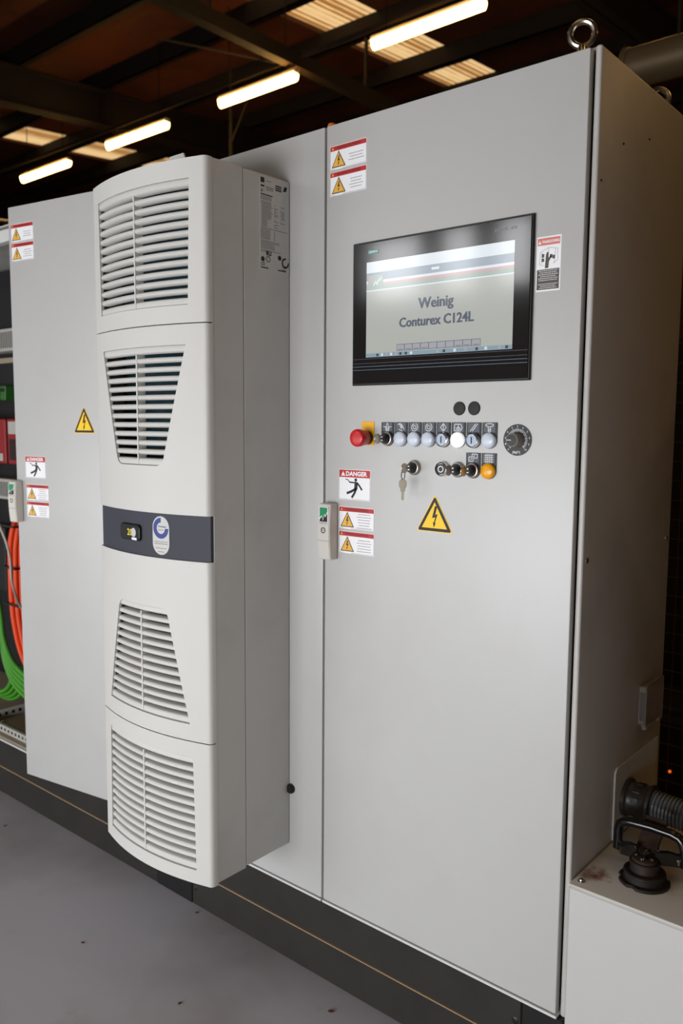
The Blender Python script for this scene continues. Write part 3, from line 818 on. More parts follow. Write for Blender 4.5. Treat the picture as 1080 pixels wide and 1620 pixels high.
for pts in ([Q(.16, .72), Q(.5, .79), Q(.86, .76)], [Q(.5, .79), Q(.5, .68)], [Q(.16, .72), Q(.12, .5), Q(.3, .47)], [Q(.86, .76), Q(.88, .55), Q(.7, .5)], [Q(.78, .76), Q(.74, .5)], [Q(.22, .72), Q(.22, .5)]):
    bx_.stroke(pts, .0006, -.0008, -.0002)
bx_.build('cabinet_drawing', M['ink2'], hs, smooth=0)
hd = MB()
hd.prism([Q(.36, .42), Q(.50, .42), Q(.52, .54), Q(.62, .62), Q(.58, .64), Q(.5, .60), Q(.49, .70), Q(.44, .72), Q(.39, .66), Q(.38, .56)], -.0009, -.0003)
for u, v in ((.22, .62), (.22, .54), (.55, .60), (.66, .58)): hd.prism(qrect(u, u + .1, v, v + .065), -.0009, -.0003)
hd.build('hand_drawing', M['ink3'], hs, smooth=0)
MB().prism(qrect(.04, .95, .03, .40), -.0008, -.0002).build('black_field', M['ink3'], hs, smooth=0)
tl = MB()
for k in range(10):
    if k == 6: continue
    zc = Q(0, .375 - .035 * k)[1]; hw = random.uniform(.3, .42); xx = Q(.5 - hw, 0)[0]; xe = Q(.5 + hw, 0)[0]
    while xx < xe:
        L_ = random.uniform(.0015, .004); tl.prism(rect(xx, min(xe, xx + L_), zc - .0008, zc + .0008), -.001, -.0005); xx += L_ + .0008
tl.build('print_lines', M['paper'], hs, smooth=0)

# ------------------------------------------------------------------ touch panel
hm = thing('touch_panel', 'black-framed wide touch panel showing a grey start page', 'touch screen', (-.307, 0, 1.43))
MB().box(-.5205, -.094, -.0065, .0, 1.4295, 1.7305).build('frame', M['hmi_edge'], hm, bevel=.0015)
gl = MB().box(-.5165, -.098, -.0085, -.006, 1.4335, 1.7265).build('glass_front', M['bezel'], hm, bevel=.0006)
YS = -.0088
scn = MB().box(-.4805, -.1308, YS, -.008, 1.4885, 1.6868).build('screen', M['screen'], hm, smooth=0)
def sq(name, m, x0, x1, z0, z1, k=1):
    return MB().prism(rect(x0, x1, z0, z1), YS - .0002 * k, YS + .0001).build(name, m, scn, smooth=0)
SX0, SX1 = -.4805, -.1308
sq('header_strip', M['scr_white'], SX0, SX1, 1.664, 1.6868)
sq('header_strip', M['scr_navy'], SX0, SX1, 1.6475, 1.664)
sq('header_strip', M['scr_white'], SX0, SX1, 1.6425, 1.6475)
sq('header_strip', M['scr_red'], SX0 + .046, SX1, 1.6375, 1.6425)
sq('header_strip', M['scr_green'], SX0, SX1, 1.6285, 1.6375)
sq('header_strip', M['scr_white'], SX0, SX1, 1.626, 1.6285)
sq('logo_field', M['scr_green'], SX0 + .004, SX0 + .044, 1.634, 1.6585, 2)
zz = [(-.45, -.35), (-.2, .05), (-.05, -.35), (.12, .25), (.2, .0), (.45, .4)]
MB().stroke([(SX0 + .03 + u * .024, 1.645 + v * .02) for u, v in zz], .0025, YS - .0007, YS).build('logo_zigzag', M['scr_white'], scn, smooth=0)
MB().prism(circ(SX0 + .009, 1.649, .004, 14), YS - .0007, YS).build('logo_dot', M['scr_red'], scn, smooth=0)
sq('header_tag', M['scr_white'], -.315, -.297, 1.6535, 1.6585, 2)
text_mb('Weinig', -.3466, -.2612, 1.5735, 1.6015, YS - .0004, .02, .0014).build('lettering', M['scr_text'], scn, smooth=0)
text_mb('Conturex C124L', -.3935, -.2145, 1.5455, 1.5655, YS - .0004, .02, .0014).build('lettering', M['scr_text'], scn, smooth=0)
bw = (.399 - .1988) / 10
for k in range(10):
    xa = -.399 + bw * k
    sq('button_outline', M['scr_line'], xa, xa + bw, 1.4985, 1.512, 1)
    sq('soft_button', M['scr_btn'], xa + .0008, xa + bw - .0008, 1.4995, 1.511, 2)
    if k not in (4, 5, 6): sq('soft_button_print', M['scr_line'], xa + .004, xa + bw - .004, 1.5008, 1.5018, 3)
sq('taskbar', M['scr_task'], SX0, SX1, 1.4885, 1.4965)
for k, x in enumerate((-.452, -.44, -.428, -.416, -.404, -.392, -.378, -.365, -.30, -.285, -.26, -.235, -.21, -.19, -.16, -.145)):
    sq('taskbar_icon', (M['scr_dark'], M['scr_white'], M['scr_btn'])[k % 3 if k > 6 else (0, 1, 2, 1, 2, 0, 0)[k]], x, x + .006, 1.49, 1.4955, 2)
for z, m in ((1.4853, M['hmi_grey']), (1.476, M['hmi_grey']), (1.4692, M['hmi_blue']), (1.4622, M['hmi_blue'])):
    MB().box(-.516, -.0985, -.0088, -.0084, z - .0004, z + .0005).build('trim_line', m, hm, smooth=0)
bd = MB().box(-.477, -.449, -.0089, -.0084, 1.7035, 1.7115).build('badge', M['teal_tag'], hm, smooth=0, label='small teal maker badge')
text_mb('SIEMENS', -.475, -.451, 1.7055, 1.7095, -.0090, .02).build('lettering', M['white'], bd, smooth=0)
text_mb('SIMATIC HMI', -.1745, -.128, 1.7065, 1.7125, -.0089).build('lettering', M['ink2'], hm, smooth=0)

# ------------------------------------------------------------------ controls on the door
PX = [-.4249 + .0353 * k for k in range(8)]
ZR1, ZR2 = 1.3165, 1.2572
def nameplate(o, cx, zc, strokes=None, extra=None, wd=.0014):
    pt = zc + .0345; hw = .0161
    poly = [(cx - hw, pt), (cx - hw, zc)] + circ(cx, zc, hw, 12, 180, 360)[1:] + [(cx + hw, pt)]
    MB().prism(poly, -.0022, 0).build('nameplate', M['black'], o, smooth=0)
    MB().prism(rect(cx - .0128, cx + .0128, zc + .0155, zc + .0335), -.0027, -.0015).build('inlay', M['inlay'], o, smooth=0)
    if strokes:
        m = MB(); c = zc + .0245
        for pts, closed in strokes: m.stroke([(cx + u * .0256, c + v * .0256) for u, v in pts], wd, -.0032, -.0022, closed)
        m.build('pictogram', M['picto'], o, smooth=0)
arc = lambda cx, cz, r, a0, a1, n=14: circ(cx, cz, r, n, a0, a1)
PIC = {
    'lift': [([(-.4, .02), (-.16, .02), (-.16, -.3), (.16, -.3), (.16, .02), (.4, .02)], 0), ([(-.08, -.2), (-.08, .22), (0, .34), (.08, .22), (.08, -.2)], 1)],
    'hand': [([(-.3, .2), (-.1, .3), (.08, .22), (.24, .02), (.32, -.2)], 0), ([(-.12, .26), (-.02, -.02), (.1, -.12), (.16, .08)], 0), ([(-.2, -.18), (.18, -.32)], 0), ([(0, .2), (.1, .0)], 0)],
    'swirl': [(arc(0, 0, .14, 0, 360), 1), (arc(.02, .02, .28, -40, 150), 0), (arc(-.02, -.02, .28, 140, 330), 0), (arc(.08, .0, .3, 60, 140), 0)],
    'start': [([(0, .32), (.26, 0), (0, -.32), (-.26, 0)], 1), ([(0, .24), (0, -.24)], 0)],
    'box': [([(-.34, .26), (.22, .26), (.36, .0), (.22, -.26), (-.34, -.26)], 1), ([(-.16, 0), (-.16, -.14), (.16, -.14), (.16, 0)], 0), ([(0, .2), (0, -.06)], 0), ([(-.1, .04), (0, -.08), (.1, .04)], 0)],
    'slash': [([(-.3, -.28), (.16, .3)], 0), ([(-.12, -.28), (.34, .3)], 0)],
    'tool': [(arc(0, .2, .34, 0, 360), 1), ([(-.1, -.32), (-.1, .06), (.1, .06), (.1, -.32)], 1), ([(-.1, -.32), (.1, .0)], 0)],
    'link': [([(-.36, -.26), (-.36, .08), (.02, .08), (.02, -.26)], 1), ([(-.08, .0), (-.08, .3), (.38, .3), (.38, .0)], 1), ([(-.22, -.14), (.16, .2)], 0)],
    'grid': [([(x, -.36), (x, .36)], 0) for x in (-.24, -.08, .08, .24)] + [([(-.38, z), (.38, z)], 0) for z in (-.24, -.08, .08, .24)],
}
PIC['tool'][0] = ([(u, .2 + (v - .2) * .35) for u, v in PIC['tool'][0][0]], 1)
def lens_button(cx, zc, m, pic, label):
    o = MB().lathe([(.0155, 0), (.0155, .006), (.0148, .0085), (.0128, .0105), (.007, .0118), (0, .0122)], (cx, 0, zc), n=30).build('push_button', m, cabR, label=label, smooth=60)
    nameplate(o, cx, zc, PIC[pic])
def ring_button(cx, zc, ins, pic, label, sym='bar'):
    o = MB().lathe([(.0152, 0), (.0152, .006), (.0142, .011), (.0122, .012), (.0115, .0095), (0, .0095)], (cx, 0, zc), n=30).build('push_button', M['chrome'], cabR, label=label, smooth=50)
    MB().lathe([(.0112, .0095), (.0110, .0105), (0, .0108)], (cx, 0, zc), n=24).build('insert', ins, o)
    if sym == 'bar': MB().box(cx - .0011, cx + .0011, -.0115, -.0105, zc - .0065, zc + .0065).build('bar_mark', M['ink'], o, smooth=0)
    else: MB().prism(circ(cx, zc, .0068, 24, 0, 359.5) + circ(cx, zc, .0050, 24, 359.5, 0), -.0115, -.0104).build('circle_mark', M['white'], o, smooth=0)
    if pic: nameplate(o, cx, zc, PIC[pic])
def key_switch(cx, zc, pic, label):
    o = MB().lathe([(.0155, 0), (.0155, .005), (.0138, .0085), (.0118, .009), (.0112, .008)], (cx, 0, zc), n=30).build('key_switch', M['ring_metal'], cabR, label=label, smooth=50)
    MB().lathe([(.0113, .005), (.0110, .011), (.0094, .0145), (.0090, .0195), (.0080, .0205), (0, .0205)], (cx, 0, zc), n=26).build('barrel', M['black'], o, smooth=40)
    MB().lathe([(.0042, .020), (.0042, .0222), (0, .0222)], (cx, 0, zc), n=16).build('lock_core', M['chrome'], o)
    if pic: nameplate(o, cx, zc, PIC[pic])
M['ring_metal'] = mat('bronze_grey_ring', (150, 143, 134), .32, metal=.9)
key_switch(PX[0], ZR1, 'lift', 'key switch at the start of the upper row, next to the emergency stop')
lens_button(PX[1], ZR1, M['lens'], 'hand', 'pale blue button with a hand pictogram')
lens_button(PX[2], ZR1, M['lens'], 'swirl', 'first pale blue button with a swirl pictogram')
lens_button(PX[3], ZR1, M['lens'], 'swirl', 'second pale blue button with a swirl pictogram')
ring_button(PX[4], ZR1, M['lens_blue'], 'start', 'chrome-ringed button with a diamond pictogram')
lens_button(PX[5], ZR1, M['lens_lit'], 'box', 'bright white lit button')
ring_button(PX[6], ZR1, M['lens_blue'], 'slash', 'chrome-ringed button with a double slash pictogram')
lens_button(PX[7], ZR1, M['lens'], 'tool', 'last pale blue button, next to the dial')
key_switch(PX[2], ZR2, None, 'key switch with hanging keys in the lower row')
ring_button(PX[4] + .0008, ZR2, M['black'], None, 'black button with a white circle in the lower row', 'circle')
key_switch(PX[5] + .001, ZR2, None, 'plain key switch beside the circle button')
key_switch(PX[6], ZR2, 'link', 'key switch under a nameplate with two linked frames')
lens_button(PX[7], ZR2, M['lens_yel'], 'grid', 'amber button under a grid pictogram')
for x in (-.2484, -.2146):
    MB().lathe([(.0136, 0), (.0136, .0015), (.0126, .0028), (0, .0034)], (x, 0, 1.3787), n=28).build('blanking_plug', M['black_matt'], cabR)
es = MB().prism(rect(-.4955, -.462, 1.3015, 1.3522), -.0015, 0).build('emergency_stop', M['yellow'], cabR, smooth=0, label='red mushroom emergency stop on a yellow plate')
MB().lathe([(.0145, .001), (.0145, .008), (.0135, .0095), (.0135, .012)], (-.4785, 0, 1.3172), n=28).build('collar', M['black'], es)
MB().lathe([(.0140, .011), (.0160, .013), (.0168, .022), (.0178, .028), (.0188, .031), (.0190, .0385), (.0182, .0412), (.0150, .0428), (.008, .0435), (0, .0437)], (-.4785, 0, 1.3172), n=36).build('mushroom_cap', M['red'], es, smooth=50)
# dial
dc = (-.1183, 1.3185)
dl = MB().lathe([(.0298, 0), (.0298, .0012), (0, .0013)], (dc[0], 0, dc[1]), n=48).build('dial', M['black'], cabR, label='black potentiometer dial with white graduation')
tk = MB()
for k in range(31):
    a = R(225 - 270 * k / 30)
    r0, r1 = (.0165, .0215) if k % 3 else (.0155, .022)
    tk.stroke([(dc[0] + r0 * math.cos(a), dc[1] + r0 * math.sin(a)), (dc[0] + r1 * math.cos(a), dc[1] + r1 * math.sin(a))], .0011, -.0018, -.0012)
tk.build('graduation', M['picto'], dl, smooth=0)
for k in range(11):
    a = R(225 - 270 * k / 10); x = dc[0] + .0255 * math.cos(a); z = dc[1] + .0255 * math.sin(a)
    text_mb(str(k), x - .0011 * len(str(k)), x + .0011 * len(str(k)), z - .0017, z + .0017, -.0018, .02).build('numeral', M['picto'], dl, smooth=0)
MB().stroke([(dc[0] - .0095 + .0016 * k, dc[1] - .0235 + (.003 if k % 2 else -.003)) for k in range(8)], .0009, -.0018, -.0012).build('zigzag_mark', M['picto'], dl, smooth=0)
text_mb('%', dc[0] + .003, dc[0] + .0075, dc[1] - .0262, dc[1] - .0208, -.0018).build('percent_mark', M['picto'], dl, smooth=0)
MB().lathe([(.0150, .0012), (.0140, .006), (.0130, .022), (.0124, .0235), (.0112, .0235), (.0108, .0225)], (dc[0], 0, dc[1]), n=32).build('knob', M['knob_grey'], dl, smooth=50)
MB().lathe([(.0109, .015), (.0109, .0232), (0, .0234)], (dc[0], 0, dc[1]), n=28).build('knob_cap', M['black'], dl)
MB().box(dc[0] - .0105, dc[0] - .001, -.0240, -.0233, dc[1] - .0006, dc[1] + .0006).build('pointer', M['white'], dl, smooth=0)

# keys left in the switches
def key_in(cx, zc, label):
    t = thing('key', label, 'key', (cx, -.022, zc), 'keys left in the door switches')
    MB().lathe([(.0105, -.0009), (.0105, .0009)], (cx, -.0365, zc), (1, 0, 0), 22).build('bow', M['nickel'], t)
    MB().box(cx - .0008, cx + .0008, -.028, -.021, zc - .003, zc + .003).build('blade', M['nickel'], t, smooth=0)
    return t
key_in(PX[0], ZR1, 'metal key in the upper row switch beside the emergency stop')
key_in(PX[5] + .001, ZR2, 'metal key in the plain switch beside the circle button')
key_in(PX[6], ZR2, 'metal key in the switch under the linked frames nameplate')
kr = key_in(PX[2], ZR2, 'pair of keys on a ring hanging from the lower left switch')
cx = PX[2]
MB().tube([(cx, -.041 + .0062 * math.cos(2 * PI * k / 18), 1.2435 + .009 * math.sin(2 * PI * k / 18)) for k in range(18)], .0009, 6, True).build('key_ring', M['black_matt'], kr)
hk = MB()
hk.prism(rrect(-.0082, .0082, -.011, .010, .0075), -.0008, .0008)
hk.prism([(-.0052, -.010), (.0052, -.010), (.0048, -.016), (-.0048, -.016)], -.0008, .0008)
hk.prism([(-.0027, -.016), (.0027, -.016), (.0027, -.032), (.0012, -.034), (-.0012, -.034), (-.0027, -.032)], -.0008, .0008)
hk.build('hanging_key', M['nickel'], kr, Matrix.Translation((cx, -.0415, 1.2255)) @ Matrix.Rotation(R(32), 4, 'Z'), smooth=0)

# ------------------------------------------------------------------ inside the open cabinet
def wiring_duct(zc, hgt, label):
    t = thing('wiring_duct', label, 'wiring duct', (-2.6, .4, zc - hgt / 2), 'slotted wiring ducts in the open cabinet')
    x0, x1 = -2.97, -2.25
    MB().box(x0, x1, .334, .338, zc - hgt / 2, zc + hgt / 2).box(x0, x1, .338, .3995, zc - hgt / 2, zc - hgt / 2 + .003).box(x0, x1, .338, .3995, zc + hgt / 2 - .003, zc + hgt / 2).build('channel', M['duct_pvc'], t, smooth=0)
    n = 48
    for k in range(n):
        x = x0 + (x1 - x0) * (k + .5) / n
        MB().box(x - .0025, x + .0025, .3325, .335, zc - hgt / 2 + .012, zc + hgt / 2 - .012).build('slot', M['ink'], t, smooth=0)
wiring_duct(1.685, .09, 'upper slotted grey wiring duct in the open cabinet')
wiring_duct(1.065, .085, 'lower slotted grey wiring duct in the open cabinet')
dr = thing('din_rail', 'pale metal mounting rail under the upper wiring duct', 'rail', (-2.6, .39, 1.6))
MB().box(-2.97, -2.25, .385, .3995, 1.598, 1.620).build('rail_strip', M['pan'], dr, bevel=.001)
for k in range(5):
    x = -2.95 + .055 * k
    t = thing('terminal_block', ('leftmost', 'second', 'middle', 'fourth', 'rightmost')[k] + ' green terminal block in the open cabinet row', 'terminal', (x, .38, 1.43), 'green terminal blocks in the open cabinet')
    MB().box(x - .022, x + .022, .35, .3995, 1.44, 1.50).build('body', M['term_green'], t, bevel=.003)
    MB().box(x - .016, x + .016, .348, .351, 1.475, 1.490).build('socket', M['ink'], t, smooth=0)
    MB().lathe([(.004, -.001), (.004, .002), (0, .002)], (x, .35, 1.455), n=10).build('screw', M['chrome'], t)
for k in range(3):
    x = -2.86 + .2 * k
    t = thing('drive_module', ('red drive module behind the edge of the open door', 'red drive module deeper behind the open door', 'red drive module hidden farthest behind the open door')[k], 'drive module', (x, .35, 1.18), 'red drive modules in the open cabinet')
    MB().box(x - .09, x + .09, .27, .3995, 1.18, 1.36).build('housing', M['drive_red'], t, bevel=.004)
    MB().box(x - .08, x - .02, .2685, .271, 1.30, 1.35).build('connector_field', M['duct_pvc'], t, smooth=0)
    MB().box(x - .075, x - .03, .2685, .271, 1.195, 1.28).build('dark_field', M['ink'], t, smooth=0)
    MB().box(x + .02, x + .035, .2685, .271, 1.25, 1.28).build('yellow_mark', M['drive_red2'], t, smooth=0)
    MB().box(x + .0, x + .07, .2685, .271, 1.19, 1.22).build('connector', M['duct_pvc'], t, smooth=0)
def cable(name, pts, r, m, label, group=None, ties=()):
    # smooth path through the points
    P_ = [Vector(p) for p in pts]; out = []
    P_ = [P_[0] * 2 - P_[1]] + P_ + [P_[-1] * 2 - P_[-2]]
    for i in range(1, len(P_) - 2):
        a, b, c, d = P_[i - 1:i + 3]
        for k in range(6):
            t = k / 6
            out.append(.5 * ((2 * b) + (c - a) * t + (2 * a - 5 * b + 4 * c - d) * t * t + (3 * b - a - 3 * c + d) * t ** 3))
    out.append(P_[-2])
    o = MB().tube(out, r, 8).build(name, m, None, smooth=60)
    return tag(o, label, 'cable', group)
oc = ['orange cable nearest the cabinet middle in the tied bundle', 'orange cable second in the tied bundle', 'orange cable third in the tied bundle', 'orange cable nearest the open door in the tied bundle']
for k in range(4):
    dx = .022 * k; dy = .012 * (k % 2)
    cable('orange_cable', [(-2.50 + dx, .33 + dy, 1.03), (-2.545 + dx, .29 + dy, .95), (-2.555 + dx, .27 + dy, .86), (-2.555 + dx, .265 + dy, .76), (-2.545 + dx, .26 + dy, .64), (-2.52 + dx, .255 + dy, .53), (-2.465 + dx, .25 + dy, .42), (-2.38 + dx, .25 + dy, .34), (-2.26 + dx, .27 + dy, .30)], .0105, M['orange_cable'], oc[k], 'orange cables tied together in the open cabinet')
for z, x, lab in ((.93, -2.518, 'topmost'), (.76, -2.522, 'middle'), (.61, -2.508, 'lowest')):
    o = MB().box(x - .048, x + .05, .238, .242, z - .004, z + .004).box(x - .048, x + .05, .296, .3, z - .004, z + .004).box(x - .05, x - .046, .24, .298, z - .004, z + .004).box(x + .048, x + .052, .24, .298, z - .004, z + .004).build('cable_tie', M['black'], None, smooth=0)
    tag(o, lab + ' black cable tie around the orange cables', 'cable tie', 'cable ties on the orange bundle')
gl_ = ['uppermost', 'second', 'third', 'fourth', 'lowest']
for k in range(5):
    d = .0196 * k
    cable('green_cable', [(-2.36, .10, .74 - d), (-2.285, .08, .63 - d), (-2.255, .07, .56 - d), (-2.22, .068, .505 - d), (-2.17, .066, .465 - d), (-2.08, .07, .43 - d)], .0095, M['green_cable'], gl_[k] + ' green cable of the descending strand in the open cabinet', 'green cables in the open cabinet')
for k in range(4):
    r = .13 + .014 * k
    o = MB().tube([(-2.425 + r * 1.05 * math.cos(R(a)), .12 + .012 * k, .41 + r * .86 * math.sin(R(a))) for a in range(-175, 14, 12)], .009, 8).build('green_cable_loop', M['green_cable'], None, smooth=60)
    tag(o, ('innermost', 'second', 'third', 'outermost')[k] + ' green cable loop resting low in the open cabinet', 'cable', 'green cable loops in the open cabinet')
cable('grey_cable', [(-2.56, .2, 1.02), (-2.462, .18, .939), (-2.4166, .18, .88), (-2.392, .18, .816), (-2.387, .18, .742), (-2.362, .18, .683), (-2.3175, .18, .6345), (-2.24, .2, .6)], .005, M['grey_cable'], 'thin pale grey cable in front of the orange bundle')
dk = thing('contactor_block', 'dark component block low on the mounting plate', 'component', (-2.75, .36, .62))
MB().box(-2.96, -2.72, .33, .3995, .62, .9).build('body', M['mach'], dk, bevel=.004)
MB().box(-2.95, -2.86, .325, .331, .63, .66).build('terminal_strip', M['duct_pvc'], dk, smooth=0)

# ------------------------------------------------------------------ low housing on the right
lh = thing('low_housing', 'low pale grey metal housing with a rust-stained lid beside the tall cabinet', 'housing', (.6, .25, 0))
MB().box(.0165, 1.4, .002, .5, 0, .4765).build('front_panel', M['coat'], lh, bevel=.002)
MB().box(.0155, 1.401, 0, .5, .4775, .4848).build('lid', M['lid'], lh, bevel=.0025, seg=2)
bo = MB().lathe([(.007, 0), (.007, .0012), (.0045, .0012), (.0045, .004), (.0038, .005), (.0022, .005), (.0022, .003), (0, .003)], (.0315, .022, .4848), (0, 0, 1), 18).build('bolt', M['zinc'], lh)

# vacuum cup tool with handle
TX, TY, TZ = .122, .100, .4850
tool = thing('vacuum_cup_tool', 'black stepped vacuum cup with a D-shaped carrying handle on the low housing', 'tool', (TX, TY, TZ))
base = MB().lathe([(.0405, 0), (.0405, .006), (.0372, .0075), (.0372, .017), (.0385, .0185), (.0385, .0215), (.0360, .0235), (.0275, .024), (.0262, .026), (.0262, .035), (.0285, .0365), (.0285, .041), (.0270, .043), (.022, .0435), (0, .0435)], (TX, TY, TZ), (0, 0, 1), 40).build('cup', M['rubber'], tool, smooth=28)
fl = []
for k in range(72):
    a = k * 5
    r = .0470 if not any(abs((a - c + 180) % 360 - 180) <= w_ for c, w_ in ((-100, 7), (40, 9), (200, 9))) else .0425
    fl.append((TX + r * math.cos(R(a)), TY + r * math.sin(R(a))))
fm = MB().prism(fl, 0, .0065)
fm.v = [Vector((v.x, v.z, TZ + v.y)) for v in fm.v]
fm.f = [tuple(reversed(f)) for f in fm.f]
fm.build('notched_flange', M['rubber'], base, bevel=.0014)
# bracket and wings
Fk = Matrix.Translation((TX - .006, TY + .02, TZ + .043))
MB().prism([(-.021, -.002), (.021, -.002), (.019, .03), (.023, .074), (-.019, .074), (-.020, .03)], -.003, .003).build('bracket', M['tool_metal'], tool, Fk @ Matrix.Rotation(R(-42), 4, 'X'), bevel=.001)
MB().lathe([(.024, 0), (.024, .006), (.02, .008), (0, .008)], (TX, TY, TZ + .042), (0, 0, 1), 28).build('top_plate', M['tool_metal'], tool)
kn = MB().lathe([(.0048, 0), (.0048, .012), (.0058, .015), (.0108, .0165), (.0112, .019), (.008, .0215), (0, .022)], (TX + .002, TY - .008, TZ + .049), (0, -.15, 1), 22).build('knob', M['gloss_black'], tool, smooth=50)
for a in (200, 270, 340):
    MB().lathe([(.0034, -.001), (.0034, .001), (.0016, .001), (.0016, .0), (0, 0)], (TX + .016 * math.cos(R(a)), TY + .016 * math.sin(R(a)), TZ + .0505), (0, 0, 1), 12).build('screw', M['zinc'], tool)
for s in (-1, 1):
    xe = (.0577, .1705)[(s + 1) // 2]; ze = (.5105, .5225)[(s + 1) // 2] 
    p0 = Vector((TX + s * .012, TY + .005, TZ + .045)); p1 = Vector((xe, .148, ze))
    d = (p1 - p0); L_ = d.length
    X_ = d.normalized() * s; Zv = Vector((0, -.25, 1)); Yv = Zv.cross(X_).normalized(); Zv = X_.cross(Yv)
    Fw = Matrix((X_, Yv, Zv)).transposed().to_4x4(); Fw.translation = p0
    poly = [(0, -.008), (0, .02), (s * L_ * .5, .02)] + [(s * (L_ + .013 * math.sin(R(t))), .013 * math.cos(R(t))) for t in range(10, 181, 17)]
    wg = MB().prism(poly, -.004, .004).build('wing', M['gloss_black'], tool, Fw, bevel=.0015)
    MB().lathe([(.0075, 0), (.0075, .0015), (.004, .0018), (.0036, .0008), (0, .0008)], (s * L_, -.004, 0), n=18).build('washer', M['zinc'], wg, Fw)
xl, xr, yh = .0490, .1790, .150
hp = [(xl, yh, .507), (xl + .001, yh, .548), (xl + .004, yh, .559), (xl + .012, yh, .566), (xl + .024, yh, .569), (.114, yh, .571), (xr - .026, yh, .5695), (xr - .013, yh, .566), (xr - .005, yh, .558), (xr - .001, yh, .546), (xr, yh, .512)]
MB().tube(hp, [.0085] + [.0092] * 9 + [.0085], 14).build('carrying_handle', M['gloss_black'], tool, smooth=60)

# cable conduit entering the cabinet side
cd_ = thing('cable_conduit', 'grey corrugated conduit entering the cabinet side through a black gland', 'conduit', (.018, .272, .561))
o0 = (.0182, .272, .561); axd = Vector((1, .0, -.02))
MB().lathe([(.0405, 0), (.0405, .007), (.037, .009), (.0355, .012), (.0355, .045), (.037, .048), (.040, .05), (.0405, .056), (.036, .058), (.031, .058)], o0, axd, 32).build('gland', M['gland'], cd_, smooth=40)
for k in range(10):
    a = 36 * k
    MB().box(.020, .036, -.006, .006, .0345, .0368).build('grip_lug', M['gland'], cd_, Matrix.Translation(o0) @ Matrix.Rotation(R(a), 4, 'X'), bevel=.001)
pts = []; rs = []
nr = 130
for k in range(nr * 4):
    s = k / (nr * 4); x = .0182 + .056 + .95 * s
    pts.append((x, .272 + .06 * s * s, .561 - .0008 - .042 * s * (1.6 - .6 * s) * .9)); rs.append((.0315, .0315, .0268, .0268)[k % 4])
MB().tube(pts, rs, 24).build('corrugated_hose', M['hose'], cd_, smooth=30)

# clear socket box on the side
cb = thing('clear_socket_box', 'small clear plastic hinged box on the cabinet side', 'socket box', (.0145, .39, .70))
b = MB()
b.box(.0147, .029, .326, .330, .702, .79).box(.0147, .029, .424, .428, .702, .79).box(.0147, .029, .330, .424, .786, .79).box(.0147, .029, .330, .424, .702, .706)
b.build('box_rim', M['clear'], cb, bevel=.001)
MB().box(.029, .032, .324, .430, .700, .792).build('clear_lid', M['clear'], cb, bevel=.001)
for y in (.336, .415): MB().lathe([(.0055, -.009), (.0055, .009)], (.028, y, .699), (0, 1, 0), 12).build('hinge', M['clear'], cb)
MB().box(.0147, .0165, .333, .421, .709, .783).build('back_plate', M['ac_metal'], cb, smooth=0)
MB().box(.0165, .0285, .3300, .3315, .712, .775).build('dark_strip', M['ink'], cb, smooth=0)  # dark strip along the near side of the box

# ------------------------------------------------------------------ behind the cabinets, right
fe = thing('mesh_fence', 'dark welded wire mesh fence behind the tall cabinet', 'fence', (.7, 1.2, 0))
for k in range(31): MB().cyl((-.35, 1.2, .1 + .06 * k), (1.9, 1.2, .1 + .06 * k), .0015, 5).build('wire', M['wire'], fe)
for k in range(15): MB().cyl((-.35 + .15 * k, 1.2045, .08), (-.35 + .15 * k, 1.2045, 1.92), .0015, 5).build('wire', M['wire'], fe)
for x in (-.37, 1.92): MB().box(x - .02, x + .02, 1.18, 1.22, 0, 1.96).build('post', M['mach'], fe, bevel=.003)
for z in (.08, 1.92): MB().box(-.35, 1.9, 1.185, 1.215, z - .015, z + .015).build('frame_rail', M['mach'], fe, bevel=.003)
mc = thing('background_machine', 'dark machine with beige panels behind the mesh fence', 'machine', (.6, 2.4, 0))
MB().box(-1.3, 2.6, 2.3, 3.2, 0, 1.75).build('body', M['mach'], mc, bevel=.02)
MB().box(-.33, -.05, 2.2, 2.298, .05, .62).build('panel', M['mach_beige'], mc, bevel=.03)
MB().box(.02, .5, 2.2, 2.298, .05, .5).build('panel', M['mach_beige'], mc, bevel=.03)
MB().box(-.29, -.16, 2.185, 2.199, .38, .52).build('switch_box', M['mach'], mc, bevel=.01)
MB().box(-.25, .9, 2.25, 2.298, .93, 1.35).build('panel', M['steel_dark'], mc, bevel=.01)
MB().box(-.22, .9, 2.0, 2.298, 1.70, 1.80).build('shelf_beam', M['timber'], mc, bevel=.005)
MB().box(-.22, .9, 2.1, 2.298, 1.30, 1.36).build('shelf_beam', M['timber'], mc, bevel=.005)
lm_ = thing('low_machine', 'low dark machine with a small orange indicator behind the mesh fence', 'machine', (.3, 1.9, 0))
MB().box(-.62, 1.5, 1.52, 1.98, 0, .30).build('body', M['mach'], lm_, bevel=.02, seg=2)
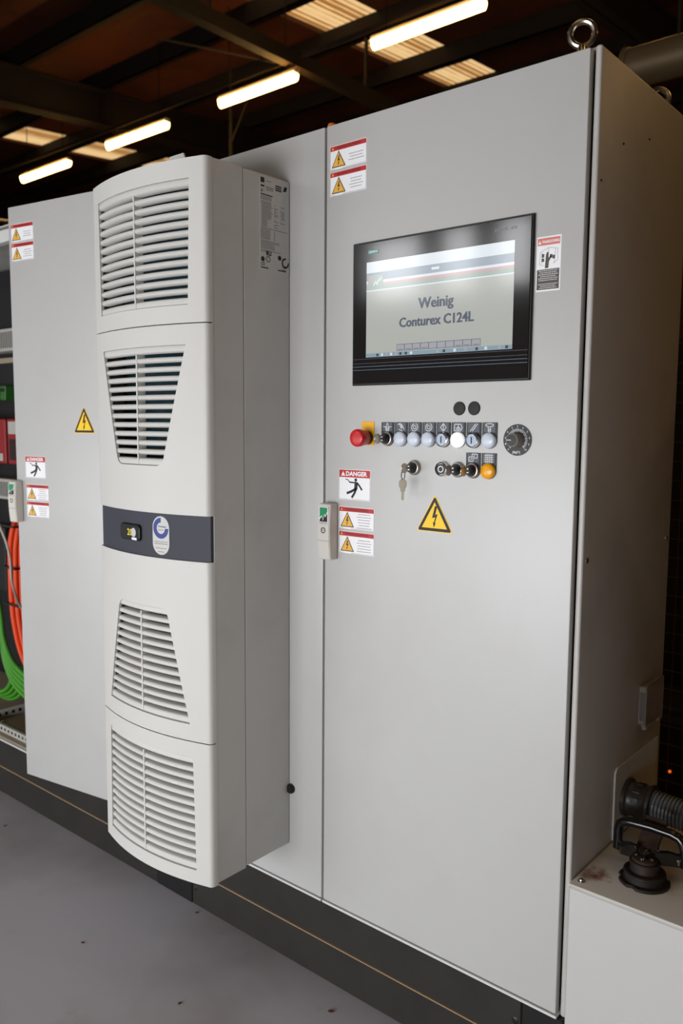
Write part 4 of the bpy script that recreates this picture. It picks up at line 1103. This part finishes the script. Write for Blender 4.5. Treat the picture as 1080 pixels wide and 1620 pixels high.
MB().box(-.36, -.20, 1.508, 1.522, .03, .20).build('cover', M['mach_beige'], lm_, bevel=.006)
MB().lathe([(.0055, 0), (.0055, .004), (.004, .006), (0, .007)], (-.288, 1.508, .126), n=14).build('indicator', M['lamp_orange'], lm_)
tag(MB().tube([(-.66, 1.5, .318), (-.5, 1.5, .335), (-.3, 1.5, .35), (-.15, 1.5, .345), (.05, 1.52, .325), (.3, 1.6, .317), (.8, 1.8, .317)], .016, 8).build('blue_hose', M['blue_hose'], None, smooth=60), 'blue hose sagging behind the mesh fence', 'hose')
du = thing('ventilation_duct', 'galvanised round ventilation duct above and behind the tall cabinet', 'duct', (2, 3, 3.2))
MB().cyl((-1.16, 3.0, 3.2), (6.8, 3.0, 3.2), .098, 32).build('pipe', M['galv'], du)
for x in (-1.165, .2, 1.6, 3.0): MB().cyl((x, 3, 3.2), (x + .03, 3, 3.2), .106, 32).build('flange', M['galv'], du)
for x in (-.9, 3.0): MB().cyl((x, 3.0, 3.29), (x, 3.0, zroof(3.0)), .008, 6).build('hanger', M['steel_dark'], du)

# ------------------------------------------------------------------ chips on the floor
CH = [(-.516, -.07, 30, 'largest brown chip on the floor near the front end of the plinth'), (-.80, -.28, 80, 'small brown chip on the floor by the plinth below the screen cabinet'), (-1.05, -.02, 55, 'splinter on the floor at the black corner piece of the plinth'), (-1.17, -.30, 20, 'dark chip on the floor below the air conditioner'), (-1.92, -.12, 10, 'tiny chip on the floor under the open door'), (-1.45, -.62, 70, 'tiny dark chip on the open floor')]
for x, y, a, lab in CH:
    k = .8 if 'largest' in lab else .55
    o = MB().prism([(-.008, -.003), (.002, -.0045), (.009, -.001), (.006, .004), (-.006, .0035)], -.0012, .0012)
    o.v = [Vector((v.x * k, v.z * k, v.y + .0013)) for v in o.v]
    o = o.build('wood_chip', M['wood'], None, Matrix.Translation((x, y, 0)) @ Matrix.Rotation(R(a), 4, 'Z'), smooth=0)
    tag(o, lab, 'wood chip', 'wood chips on the floor')
